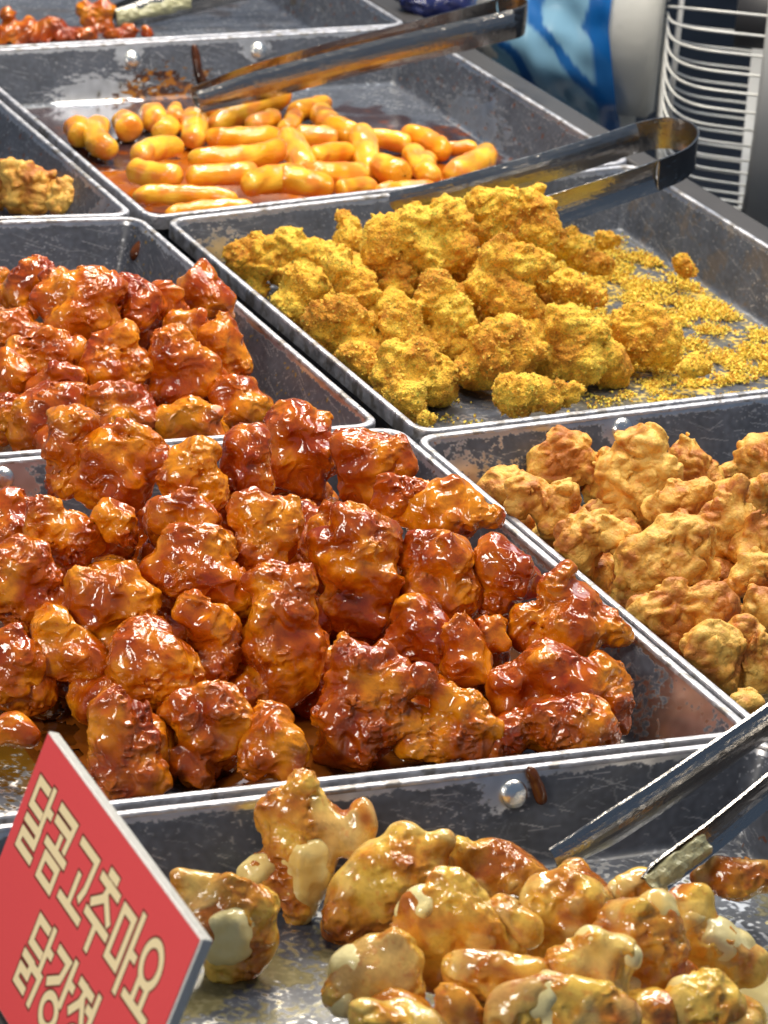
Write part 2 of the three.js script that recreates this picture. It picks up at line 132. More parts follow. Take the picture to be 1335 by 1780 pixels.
const PIECES_H = [
  ["rounded cream-glazed piece directly beside the red sign", 0.1, [-2653,-179,7878], [-121,118,-134,63,-65,95,-89,63,9,87,-35,83,92,56,2,98,-9,-16,26,116,85,-52,35,98,-24,-138,21,83,-82,14,-35,88,34,-122,53,81,-167,146,-141,33,-161,103,-93,24,0,163,-26,37,41,130,-23,38,71,12,-33,26,32,-93,52,38,21,-30,-49,94]],
  ["star-shaped fried piece with pale cream sauce dripping off it", 0.0, [-2191,-82,7501], [0,219,-83,57,20,167,-63,65,-57,93,-104,91,-12,84,-33,102,-115,84,-113,57,77,72,-5,76,139,54,28,71,211,132,51,47,219,70,83,65,181,7,101,65,-60,-19,-20,91,-181,-125,-11,71,-130,-181,-3,76,11,-68,55,104,-37,-158,68,81,-47,-241,104,50,-51,-274,90,39,18,229,-55,23,52,118,-45,28,-109,89,-43,28,11,87,16,34,92,8,36,26,7,-68,9,25,-74,-149,29,24,26,-33,-56,108]],
  ["big craggy cream-glazed piece beside the dripping star-shaped one", -0.1, [-1957,-164,7785], [76,177,-27,65,124,153,-19,60,227,169,28,54,-28,74,-56,91,63,74,19,111,162,85,20,88,-92,-34,-61,101,8,-57,-1,117,-151,-122,-25,88,-60,-126,-5,98,-197,-191,-22,49,-140,-191,20,54,106,-18,53,75,116,150,10,27,10,134,-9,41,140,59,96,37,-154,-82,-8,44,16,37,59,39,-224,-139,14,24,-124,-43,-19,30,-149,-96,-9,29,139,-52,105,28,27,-33,-55,107]],
  ["smooth yellowish cream-glazed piece in front of the big craggy one", 0.5, [-2311,-126,8491], [-7,90,-55,61,74,117,-3,61,-62,3,-50,100,31,18,5,110,-117,-57,-20,78,-14,-68,14,100,79,-32,63,83,108,59,35,56,36,96,-17,21,39,164,-4,18,21,-28,-43,85]],
  ["largest amber cream-glazed piece in the middle of the front tray", 0.1, [-1948,-42,8396], [-23,150,-93,72,26,134,-38,82,-123,77,-72,82,-41,36,-33,112,50,54,28,102,141,-43,61,87,2,-78,1,114,-113,-22,-22,85,-71,-156,18,80,76,-85,101,80,186,-45,117,62,-183,6,-85,40,-6,200,-49,20,-20,75,-58,34,21,58,-24,32,-18,132,-1,49,-93,84,-112,38,92,39,112,45,206,4,83,23,65,-70,76,32,82,-155,125,35,27,-32,-50,101]],
  ["flat wrinkled cream-glazed piece below the tong tip", 0.1, [-1476,-160,7808], [-97,18,-58,81,-14,37,-48,76,48,19,-13,76,87,3,68,81,-3,-45,-1,87,160,-26,83,50,-91,-47,-30,66,-129,69,-106,31,-107,91,-34,26,19,4,8,22,12,-43,-5,23,90,-65,103,29,30,-21,112,31,22,-24,-40,80]],
  ["small yellow cream-glazed nugget between two bigger pieces", 0.7, [-1738,11,8480], [-36,26,-18,57,22,-11,22,57,36,-37,48,47,-46,47,-51,37,14,-16,-25,51]],
  ["overhanging cream-glazed piece with a dark red underside", -0.1, [-1494,-33,8397], [-69,57,-60,68,20,78,-42,73,94,68,9,68,-40,17,-9,63,61,24,35,63,113,15,57,43,-56,-126,3,81,10,-59,53,76,-88,-13,-31,48,-39,77,-77,33,40,81,-22,28,-25,-87,61,25,-53,-90,40,25,22,-24,-38,78]],
  ["brown crumbly scrap under the upper tong arm", -0.3, [-1182,-164,7918], [-13,4,-15,50,28,-14,12,39,10,-11,-18,36]],
  ["small pale cream-coated piece at the lower tong tip", 0.4, [-1010,-162,8128], [-51,4,-10,55,18,15,-18,55,57,20,4,44,65,0,42,34,-41,-53,9,44,14,-15,-24,49]],
  ["tall glossy cream-glazed piece with a red glint", 0.0, [-1317,-47,8743], [-112,59,-86,72,-37,115,-53,87,59,126,-49,82,59,59,11,87,-23,33,-15,104,71,-20,52,67,-13,-65,34,84,44,-80,69,62,-63,-146,53,79,31,-178,70,72,-102,125,-102,25,-61,53,-5,34,-22,191,-25,29,108,-1,40,28,125,13,48,26,10,-7,45,29,16,-59,109,28,-10,-65,50,20,-9,-80,93,24,28,-30,-46,95]],
  ["cream-glazed piece with a pale curl in front of the tall glossy one", 0.1, [-1615,18,8869], [14,68,-38,61,-100,-8,-34,71,-12,-14,-18,83,65,-7,18,71,52,-80,60,56,122,43,38,46,-138,-57,-45,46,100,55,9,41,-10,41,7,21,2,-15,1,32,21,-23,-35,72]],
  ["pale cream-covered piece alone on the bare tray floor", 0.4, [-934,-151,8605], [-101,136,-114,69,-29,163,-89,58,-67,89,-49,69,-4,12,14,99,93,-43,37,86,-67,-13,-4,81,15,-76,46,81,109,-71,84,69,131,-83,115,38,-100,-115,-13,48,-50,73,-39,39,158,-50,88,25,-125,-37,-47,34,10,-113,113,34,27,-28,-43,89]],
  ["yellow cream-glazed piece below the pale cream-covered one", 0.5, [-1231,-106,9053], [-49,10,-55,71,31,37,-27,71,70,18,39,71,-16,-23,26,78,106,-19,50,46,-89,-34,-15,66,35,-16,85,26,56,-3,30,21,-31,-42,6,25,21,-22,-33,69]],
  ["wide red-streaked cream-glazed piece at the picture's bottom", -0.1, [-1817,-38,9066], [-162,9,-77,93,-62,45,-48,93,24,73,8,81,108,28,39,93,185,1,79,69,-15,-37,15,100,135,-43,93,93,-204,-54,-74,77,-123,68,-24,32,-22,107,-1,33,-16,8,9,32,180,-51,118,28,-68,-81,80,36,30,-35,-52,107]],
  ["small reddish cream-glazed piece between two pieces at the bottom", -0.6, [-2167,-85,8885], [-18,54,-50,46,6,31,3,60,-14,-36,8,74,46,-13,24,46,14,-17,-26,52]],
  ["yellow cream-glazed piece cut by the bottom edge below the smooth one", 0.6, [-2378,-134,8811], [-114,17,-50,60,-60,4,-14,77,50,-7,2,77,89,0,66,69,131,7,116,31,19,-25,-37,75]],
  ["low cream-glazed piece in front of the largest amber one", 0.2, [-1974,-12,8791], [-113,-13,-66,65,-43,13,-20,70,36,18,13,65,92,2,46,56,-5,-37,11,65,134,25,54,46,-126,32,-104,29,-101,47,-57,29,-104,-10,-8,23,82,15,53,28,19,-23,-35,70]],
  ["dark reddish-brown fried scrap on the floor by the lower tong arm", -0.9, [-527,-181,8120], [-149,-9,-72,40,-80,14,-33,66,-16,-5,1,66,45,26,28,69,101,-7,31,61,18,-40,18,50,-76,-17,22,22,49,-31,20,16,21,-20,-32,66]],
];
const PIECES_C = [
  ["craggy brown fried piece against the near rim of the rear tray", -0.1, [-335,-207,-1300], [-88,91,-65,79,-10,65,-12,98,96,49,17,75,-53,-56,-42,110,70,-72,52,110,-52,28,-44,25,-18,157,5,27,162,75,19,22,121,-6,111,50,20,-19,-58,99]],
  ["golden fried piece beside the craggy brown one in the rear tray", 0.3, [-201,-176,-966], [1,42,-47,82,37,3,16,74,-26,-40,-14,90,80,-49,63,35,74,62,-37,36,14,-13,-39,67]],
  ["fried piece cut by the picture edge in the rear tray", -0.2, [-468,-223,-1460], [22,101,-29,55,-18,-104,18,55,15,-15,-44,76]],
];
const PIECES_A = [
  ["long heap of dark brown fried crumbs in the furthest tray", -0.6, [1031,-300,-5265], [-128,116,-94,61,-106,8,-84,80,-13,-1,-22,80,125,30,33,80,203,58,66,61,80,-33,38,80,-179,-49,-60,85,-66,-58,4,76,212,-14,113,66,-127,64,-128,37,116,31,53,36,16,-64,65,23,-248,-67,-22,28,-235,-105,-78,28,-19,-17,42,21,22,-17,-62,105]],
  ["brown crumb heap stuck to the pale tong tip in the furthest tray", -0.4, [1652,-301,-5531], [-54,56,-49,82,6,-26,-12,72,68,85,-7,82,77,-35,47,63,-144,-116,-36,53,13,-102,41,63,-71,16,15,30,-62,-30,3,19,17,30,16,24,27,-65,54,20,-25,-137,68,26,18,-14,-49,83]],
  ["small dark crumb trail beside the furthest tong tip", -0.6, [1751,-300,-5111], [47,15,-1,52,143,12,50,48,-38,-8,-18,52,-94,-23,-51,57,16,-11,-40,69]],
  ["low dark crumb strip joining the two crumb heaps in the furthest tray", -0.5, [1376,-300,-5114], [-70,-3,-25,61,16,-12,-10,61,73,11,18,57,-16,-12,-8,24,13,-10,-35,60]],
];
const RICE_CAKES = [
  [495,-280,-2714,475,-280,-2633,91],
  [678,-274,-2717,571,-278,-2286,94],
  [874,-281,-2817,849,-279,-2704,92],
  [1149,-281,-2941,1123,-280,-2828,92],
  [1116,-279,-2657,1068,-276,-2574,88],
  [1358,-280,-3074,1285,-281,-2832,58],
  [1383,-276,-2798,1224,-280,-2393,92],
  [1598,-281,-2950,1861,-281,-3140,86],
  [1576,-334,-2822,2150,-225,-3072,94],
  [623,-187,-1761,941,-209,-2004,81],
  [867,-107,-1414,1486,-124,-1584,88],
  [1363,-268,-2331,1759,-276,-2314,84],
  [462,-181,-1439,622,-156,-1240,83],
  [751,-144,-1164,1101,-134,-1142,79],
  [1081,-171,-990,1460,-187,-1122,90],
  [348,-225,-1078,867,-207,-850,64],
  [435,-253,-740,929,-234,-705,63],
  [1769,-280,-2649,1945,-281,-2762,70],
  [2186,-281,-2866,2466,-280,-3036,71],
  [2361,-280,-2763,2368,-281,-2308,97],
  [2435,-280,-2185,2620,-281,-2016,69],
  [2316,-219,-2055,2174,-332,-1591,91],
  [2109,-281,-2736,1935,-280,-2478,70],
  [1789,-219,-2090,1701,-276,-1626,90],
  [1990,-278,-2254,2141,-279,-2204,84],
  [1875,-254,-1761,2119,-273,-1861,75],
  [1628,-204,-1273,1966,-255,-1326,88],
  [1360,-176,-1080,1581,-220,-1018,90],
  [1737,-243,-998,1937,-258,-1073,66],
  [2266,-274,-1543,2296,-275,-1383,93],
  [2740,-281,-2162,2810,-280,-1815,88],
  [2603,-281,-1772,2512,-279,-1408,83],
  [2916,-281,-1853,3049,-281,-1830,54],
  [2701,-288,-1353,3072,-272,-1660,94],
  [1996,-266,-974,2350,-278,-970,66],
  [2625,-280,-1605,2501,-279,-1293,79],
];
const CREAM_SAUCE = [
  [0, [-9,-16,26,123]],
  [1, [11,-68,55,112,-37,-158,68,88,-47,-241,104,56,-51,-274,90,45,77,72,-5,82,-181,-125,-11,77]],
  [3, [-62,3,-50,107,-117,-57,-20,85]],
  [4, [-123,77,-72,89]],
  [9, [57,20,4,50,65,0,42,40,-51,4,-10,61]],
  [10, [44,-80,69,68,-63,-146,53,86,31,-178,70,78,59,126,-49,89]],
  [11, [122,43,38,52,100,55,9,47,14,68,-38,67]],
  [12, [-67,89,-49,75,-4,12,14,106,93,-43,37,93,15,-76,46,88,109,-71,84,75,131,-83,115,44]],
  [13, [-49,10,-55,77,-89,-34,-15,72]],
  [14, [-62,45,-48,100,-15,-37,15,107]],
  [5, [-91,-47,-30,72]],
];
const BURIED = {
 F: [[-2729,-230,5556,174], [-2356,-240,4711,157], [-2356,-81,4711,163], [-2410,-240,5175,152], [-2410,-118,5175,182], [-2388,-240,5461,156], [-2388,-203,5461,170], [-2415,-230,5813,155], [-2387,-230,6238,178], [-2121,-240,4455,168], [-2121,-107,4455,171], [-2055,-20,4792,161], [-2055,57,4792,175], [-2148,-20,5110,151], [-2148,26,5110,154], [-2005,-240,5506,177], [-2005,-101,5506,171], [-2058,-230,5897,171], [-2068,-230,6219,169], [-1725,-240,4075,166], [-1725,-267,4075,176], [-1679,-240,4336,177], [-1679,-119,4336,181], [-1737,-240,4807,179], [-1737,-20,4807,167], [-1737,140,4807,154], [-1673,-240,5184,160], [-1673,147,5184,157], [-1667,-240,5493,150], [-1667,-22,5493,156], [-1755,-240,5863,169], [-1755,-250,5863,168], [-1271,-240,4450,167], [-1271,-70,4450,184], [-1410,-240,4842,167], [-1410,-20,4842,166], [-1410,159,4842,179], [-1333,-240,5181,162], [-1333,-20,5181,169], [-1333,139,5181,172], [-1392,-240,5532,155], [-1392,-43,5532,154], [-1387,-240,5900,166], [-1387,-257,5900,151], [-1036,-230,4080,155], [-1011,-240,4402,181], [-1011,-151,4402,164], [-1048,-240,4757,163], [-1048,-20,4757,169], [-1048,30,4757,154], [-1002,-240,5155,164], [-1002,-20,5155,183], [-1002,40,5155,162], [-930,-240,5463,163], [-930,-86,5463,174], [-984,-240,5919,181], [-984,-267,5919,159], [-1018,-230,6233,177], [-653,-240,3993,159], [-653,-270,3993,177], [-669,-240,4349,170], [-669,-186,4349,181], [-660,-110,4772,163], [-632,-240,5567,157], [-632,-117,5567,164], [-620,-240,5893,174], [-620,-167,5893,164], [-574,-230,6563,178]],
 D: [[-1603,-230,2897,183], [-1271,-214,1061,156], [-843,-230,651,160], [-848,-240,1779,169], [-848,-74,1779,181], [-917,-240,2158,152], [-917,-128,2158,153], [-767,-240,2521,167], [-792,-230,2864,180], [-418,-230,777,152], [-498,-240,1012,174], [-498,-208,1012,171], [-503,-240,1363,167], [-503,-118,1363,153], [-519,-230,2501,174], [-499,-230,2813,169]],
 E: [[484,-230,1206,151], [513,-230,1608,179], [502,-230,2021,184], [765,-230,499,159], [784,-230,860,168], [872,-240,1271,155], [872,-150,1271,154], [851,-240,1603,152], [851,-172,1603,179], [883,-230,2005,152], [768,-230,2382,176], [1103,-230,625,154], [1250,-240,930,166], [1250,-164,930,178], [1219,-240,1206,156], [1219,-56,1206,182], [1239,-240,1684,150], [1239,-83,1684,169], [1135,-240,2001,153], [1135,-243,2001,176], [1108,-230,2314,158], [1592,-230,524,158], [1502,-240,898,168], [1502,-176,898,172], [1511,-240,1301,173], [1511,-24,1301,166], [1488,-240,1678,165], [1519,-240,1981,179], [1519,-217,1981,175], [1597,-230,2284,160], [1877,-230,520,180], [1817,-240,859,181], [1817,-244,859,153], [1968,-240,1266,181], [1968,-167,1266,175], [1912,-240,1595,176], [1912,-156,1595,158], [1817,-240,1958,164], [1817,-251,1958,152], [1881,-230,2354,174]],
 G: [[419,-230,4026,177], [326,-221,4459,152], [389,-240,4762,180], [389,-180,4762,181], [359,-240,5115,170], [359,-188,5115,171], [426,-240,5504,180], [426,-224,5504,152], [366,-240,5972,156], [366,-270,5972,158], [436,-230,6222,175], [765,-240,4508,153], [765,-263,4508,157], [717,-240,4764,158], [813,-240,5495,165], [813,-169,5495,177], [740,-240,5927,174], [1048,-230,4042,174], [1068,-270,4489,171], [1086,-240,4895,153], [1086,-146,4895,177], [1120,-240,5188,178], [1120,-109,5188,166], [1518,-230,4079,161], [1503,-230,4458,157]],
 H: [[-2300,-230,8677,177], [-1947,-240,8674,177], [-1947,-260,8674,175], [-1459,-230,9018,169], [-1211,-230,8022,157], [-1209,-230,8766,180], [-1173,-230,9064,180]],
};
const RIVETS = {B: [[1283,-105,-3756], [2277,-96,-3807]], F: [[-2145,-73,3598]], H: [[-1179,-87,7351]], G: [[1260,-69,3726]]};
const DRIPS = [
  ['D', [-127,-106,192,31,-145,-144,204,52,-165,-175,214,55]],
  ['B', [1769,-39,-3796,25,1780,-116,-3768,37,1785,-213,-3732,45,1810,-291,-3704,58]],
  ['H', [-1100,3,7328,17,-1082,-37,7344,21,-1065,-84,7362,24,-1056,-126,7378,21]],
];
const TONG_LINES = {
 powder: [[1264,-220,-239], [1559,-120,-164], [1949,-10,-53], [2269,80,-7], [2673,160,-18], [3064,230,-69], [3363,280,-131], [3542,310,-116], [3627,330,32], [3578,330,280], [3347,320,556], [3078,300,699], [2681,230,770], [2334,130,738], [2032,50,728], [1747,-40,689]],
 rice: [[1368,-120,-2687], [1671,-40,-2658], [1997,40,-2627], [2406,140,-2587], [2965,280,-2486], [3257,360,-2406], [3580,430,-2375]],
 creamFar: [[-1222,-160,7804], [-903,-40,7772], [-519,100,7691], [-138,220,7584], [406,380,7417]],
 creamNear: [[-988,-140,8150], [-933,-120,8130], [-641,-20,8042], [-320,90,7926], [251,260,7697]],
 crumbs: [[1796,-280,-5481], [2177,-220,-5509], [2562,-150,-5535], [3197,0,-5469]]
};
const RIM_CORNERS = {F: [[-0.354,0.35], [-0.0005,0.3585], [0.001,0.7275], [-0.354,0.7105]], D: [[-0.356,-0.037], [-0.008,-0.001], [-0.007,0.3535], [-0.356,0.343]], C: [[-0.356,-0.4], [-0.0115,-0.362], [-0.0095,-0.0055], [-0.356,-0.043]], H: [[-0.354,0.7175], [0.002,0.7335], [0.003,1.09], [-0.354,1.08]], G: [[0.0025,0.3735], [0.357,0.353], [0.36,0.715], [0.005,0.735]], E: [[0.006,0.0075], [0.3565,-0.0445], [0.357,0.348], [0.008,0.3685]], B: [[-0.004,-0.377], [0.3545,-0.394], [0.356,-0.0495], [-0.0025,0.0025]], A: [[-0.006,-0.737], [0.351,-0.754], [0.3535,-0.399], [-0.004,-0.382]]};
const NAVY_BAG = [3915,-16,-4524,96,4016,8,-4486,131,4136,30,-4437,148,4066,-76,-4423,87,4189,-34,-4382,87,3843,46,-4588,104];
const SIGN = { corner: [-0.34622,0.08072,0.79765], across: [-0.00217,0.0,0.15707], down: [-0.0168,-0.0494,-0.00023] };
const FAN_HUB = [0.6038,-0.0065,-0.4425], FAN_AXIS = [0.91125,0.0,0.41185];

// ---------------------------------------------------------------- helpers
const perlin = new ImprovedNoise();
const noise = (x, y, z) => perlin.noise(x, y, z);
function seeded(a) { return () => { a |= 0; a = (a + 0x6d2b79f5) | 0; let t = Math.imul(a ^ (a >>> 15), 1 | a); t = (t + Math.imul(t ^ (t >>> 7), 61 | t)) ^ t; return ((t ^ (t >>> 14)) >>> 0) / 4294967296; }; }
const clamp = (v, a = 0, b = 1) => Math.min(b, Math.max(a, v));
const smooth = (a, b, v) => { const t = clamp((v - a) / (b - a)); return t * t * (3 - 2 * t); };
const mix = (a, b, t) => a + (b - a) * t;
const V = (a, k = 1) => new THREE.Vector3(a[0] * k, a[1] * k, a[2] * k);
const taken = {};
function numbered(name) { const n = taken[name] = (taken[name] ?? -1) + 1; return n ? `${name}_${String(n).padStart(3, '0')}` : name; }
function part(name, geometry, material, parent) {
  const m = new THREE.Mesh(geometry, material);
  m.name = name; m.castShadow = m.receiveShadow = true; parent.add(m); return m;
}
function thing(name, label, category, position = [0, 0, 0], group) {
  const o = new THREE.Group(); o.name = numbered(name); o.position.set(...position);
  o.userData = { label, category }; if (group) o.userData.group = group;
  scene.add(o); return o;
}
function single(name, geometry, material, label, category, position = [0, 0, 0], group) {
  const m = part(numbered(name), geometry, material, scene); m.position.set(...position);
  m.userData = { label, category }; if (group) m.userData.group = group; return m;
}
function structure(name, geometry, material) { const m = part(name, geometry, material, scene); m.userData = { kind: 'structure' }; return m; }
const rgb = (r, g, b) => new THREE.Color().setRGB(r, g, b);
const std = (o) => new THREE.MeshStandardMaterial(o);

// ---------------------------------------------------------------- textures
function hash2(x, y, s) { let h = Math.imul(x, 374761393) ^ Math.imul(y, 668265263) ^ Math.imul(s, 2246822519); h = Math.imul(h ^ (h >>> 13), 1274126177); return ((h ^ (h >>> 16)) >>> 0) / 4294967296; }
function tile2(x, y, period, s) {   // value noise that repeats after `period` cells
  const xi = Math.floor(x), yi = Math.floor(y), fx = x - xi, fy = y - yi, w = (v) => ((v % period) + period) % period;
  const u = fx * fx * (3 - 2 * fx), v = fy * fy * (3 - 2 * fy), a = w(xi), b = w(xi + 1), c = w(yi), d = w(yi + 1);
  return mix(mix(hash2(a, c, s), hash2(b, c, s), u), mix(hash2(a, d, s), hash2(b, d, s), u), v);
}
function tileFbm(u, v, cells, octaves, s) { let a = 0, k = 0.5, t = 0; for (let i = 0; i < octaves; i++) { a += k * tile2(u * cells, v * cells, cells, s + i * 17); t += k; k *= 0.55; cells *= 2; } return a / t; }
function texture(w, h, fn, srgb, repeat = true) {
  const data = new Uint8Array(w * h * 4), c = [0, 0, 0];
  for (let y = 0; y < h; y++) for (let x = 0; x < w; x++) {
    fn((x + 0.5) / w, (y + 0.5) / h, c); const i = (y * w + x) * 4;
    data[i] = clamp(c[0]) * 255; data[i + 1] = clamp(c[1]) * 255; data[i + 2] = clamp(c[2]) * 255; data[i + 3] = 255;
  }
  const t = new THREE.DataTexture(data, w, h, THREE.RGBAFormat, THREE.UnsignedByteType);
  t.magFilter = THREE.LinearFilter; t.minFilter = THREE.LinearFilter; if (srgb) t.colorSpace = THREE.SRGBColorSpace;
  if (repeat) t.wrapS = t.wrapT = THREE.RepeatWrapping; else t.wrapS = t.wrapT = THREE.ClampToEdgeWrapping;
  t.needsUpdate = true; return t;
}
const grey = (f) => (u, v, c) => { c[0] = c[1] = c[2] = f(u, v); };
// food surface relief; each tile is 5 cm wide
const wetBump = texture(512, 512, grey((u, v) => {
  const a = tileFbm(u, v, 22, 3, 3), b = 1 - Math.abs(2 * tileFbm(u + 0.3, v + 0.1, 16, 3, 9) - 1);
  return (0.55 * a + 0.45 * b) * (0.15 + 0.85 * smooth(0.36, 0.62, tileFbm(u, v, 5, 3, 13)));
}), false);
const crustBump = texture(512, 512, grey((u, v) => {
  const a = Math.abs(2 * tileFbm(u, v, 14, 4, 31) - 1), b = tileFbm(u, v, 60, 2, 37);
  return clamp(0.75 * Math.sqrt(a) + 0.35 * b);
}), false);
const grainBump = texture(512, 512, grey((u, v) => { const a = tileFbm(u, v, 64, 2, 51), b = tileFbm(u, v, 110, 1, 53); return smooth(0.25, 0.8, 0.6 * a + 0.4 * b); }), false);
const wetRough = texture(256, 256, grey((u, v) => 0.30 + 0.75 * smooth(0.42, 0.7, tileFbm(u, v, 10, 4, 71))), false);
const mottle = texture(512, 512, (u, v, c) => { const n = 0.86 + 0.20 * tileFbm(u, v, 18, 4, 91), r = smooth(0.60, 0.80, tileFbm(u, v, 20, 3, 95)); c[0] = n - 0.03 * r; c[1] = n - 0.11 * r; c[2] = n - 0.12 * r; }, true);
const grainColor = texture(512, 512, (u, v, c) => {
  const n = 0.74 + 0.42 * tileFbm(u, v, 70, 2, 111), g = smooth(0.66, 0.74, tileFbm(u, v, 44, 2, 117)), o = smooth(0.64, 0.76, tileFbm(u, v, 30, 3, 119));
  c[0] = n * (1 - 0.16 * g); c[1] = n * (1 - 0.04 * g - 0.12 * o); c[2] = n;
}, true);

// ---------------------------------------------------------------- lumpy food: lobes joined smoothly, meshed by surface nets
const KINDS = {
  glazed: { cell: 0.00086, join: 0.0042 }, fried: { cell: 0.00092, join: 0.0050 }, powder: { cell: 0.00115, join: 0.0042 }, cream: { cell: 0.0009, join: 0.0050 }, drop: { cell: 0.0007, join: 0.003 }, sauce: { cell: 0.0006, join: 0.0022 },
};
function relief(kind, x, y, z, s, tone) {
  x += s * 1.37; y += s * 0.71; z -= s * 0.53;
  if (kind === 'glazed') { const m = smooth(-0.12, 0.30, noise(x * 52, y * 52, z * 52 + 3)), w = noise(x * 92, y * 92, z * 92); return 0.0030 * w + 0.0022 * (0.22 - Math.abs(noise(x * 120 + 9, y * 120 + w, z * 120))) + m * (0.0034 * (0.22 - Math.abs(noise(x * 190 + w, y * 190 + 4, z * 190))) + 0.0014 * (0.22 - Math.abs(noise(x * 380, y * 380 + 4, z * 380)))); }
  if (kind === 'fried') { const w = 0.0022 * noise(x * 95, y * 95, z * 95); const b = Math.abs(noise(x * 118 + w * 300, y * 118, z * 118)), c = Math.abs(noise(x * 290, y * 290, z * 290 + 5)); return w + 0.0044 * (b - 0.22) + 0.0014 * (c - 0.22) * smooth(-0.35, 0.1, noise(x * 50, y * 50 + 2, z * 50)); }
  if (kind === 'powder') { const b = Math.abs(noise(x * 135, y * 135, z * 135)), c = noise(x * 400, y * 400, z * 400 + 5); return 0.0018 * noise(x * 75, y * 75, z * 75) + 0.0048 * (b - 0.2) + 0.0012 * c * smooth(-0.3, 0.2, noise(x * 60, y * 60 + 5, z * 60)); }
  if (kind === 'cream') { const m = creamShare(x, y, z, tone), b = 0.3 - Math.abs(noise(x * 165, y * 165, z * 165)); return 0.0020 * noise(x * 90, y * 90, z * 90) + (1 - m) * (0.0028 * b + 0.0007 * noise(x * 380, y * 380, z * 380)) * smooth(-0.3, 0.2, noise(x * 55, y * 55, z * 55 + 8)) + 0.0007 * m; }
  if (kind === 'sauce') return 0.0030 * noise(x * 80, y * 62, z * 80) + 0.0008 * noise(x * 200, y * 160, z * 200);
  return 0.0002 * noise(x * 300, y * 300, z * 300);
}
function creamShare(x, y, z, tone) { return smooth(0.0, 0.20, noise(x * 48 + 7, y * 40, z * 48) + 0.35 * noise(x * 120, y * 120, z * 120 + 2) + 0.16 * tone - 0.11); }
const PALETTE = {   // base colours, linear
  glazed: { mid: [0.54, 0.112, 0.003], dark: [0.34, 0.044, 0.002], light: [0.82, 0.280, 0.008] },
  fried: { mid: [0.76, 0.365, 0.052], dark: [0.52, 0.170, 0.020], light: [0.88, 0.52, 0.105] },
  powder: { mid: [0.90, 0.49, 0.040], dark: [0.66, 0.28, 0.022], light: [0.96, 0.64, 0.075] },
  cream: { mid: [0.70, 0.30, 0.034], dark: [0.44, 0.125, 0.013], light: [0.88, 0.56, 0.095], sauce: [0.84, 0.66, 0.24] },
  sauce: { mid: [0.80, 0.64, 0.26], dark: [0.76, 0.50, 0.14], light: [0.85, 0.73, 0.36] },
  drop: { mid: [0.07, 0.02, 0.006], dark: [0.03, 0.01, 0.004], light: [0.12, 0.035, 0.008] },
};
function tint(kind, x, y, z, s, tone, out) {
  const p = PALETTE[kind], X = x + s * 1.37, Y = y + s * 0.71, Z = z - s * 0.53;
  let n = 1.0 * noise(X * 46, Y * 46, Z * 46 + 11) + 0.6 * noise(X * 105, Y * 105 + 3, Z * 105) + (kind === 'fried' ? 0.5 : 0.22) * noise(X * 280, Y * 280, Z * 280);
  n = n * (kind === 'fried' ? 2.5 : kind === 'glazed' ? 1.8 : 2.1) + tone * 0.75;
  const k = n > 0 ? clamp(n) : clamp(-n), q = n > 0 ? p.light : p.dark;
  for (let i = 0; i < 3; i++) out[i] = mix(p.mid[i], q[i], k);
  if (kind === 'cream') { const m = creamShare(X, Y, Z, tone) * (0.40 + 0.3 * noise(X * 70, Y * 70, Z * 70 + 6)); for (let i = 0; i < 3; i++) out[i] = mix(out[i], p.sauce[i], m); }
  return out;
}
const corner = [[0, 0, 0], [1, 0, 0], [0, 1, 0], [1, 1, 0], [0, 0, 1], [1, 0, 1], [0, 1, 1], [1, 1, 1]], edges = [[0, 1], [2, 3], [4, 5], [6, 7], [0, 2], [1, 3], [4, 6], [5, 7], [0, 4], [1, 5], [2, 6], [3, 7]];
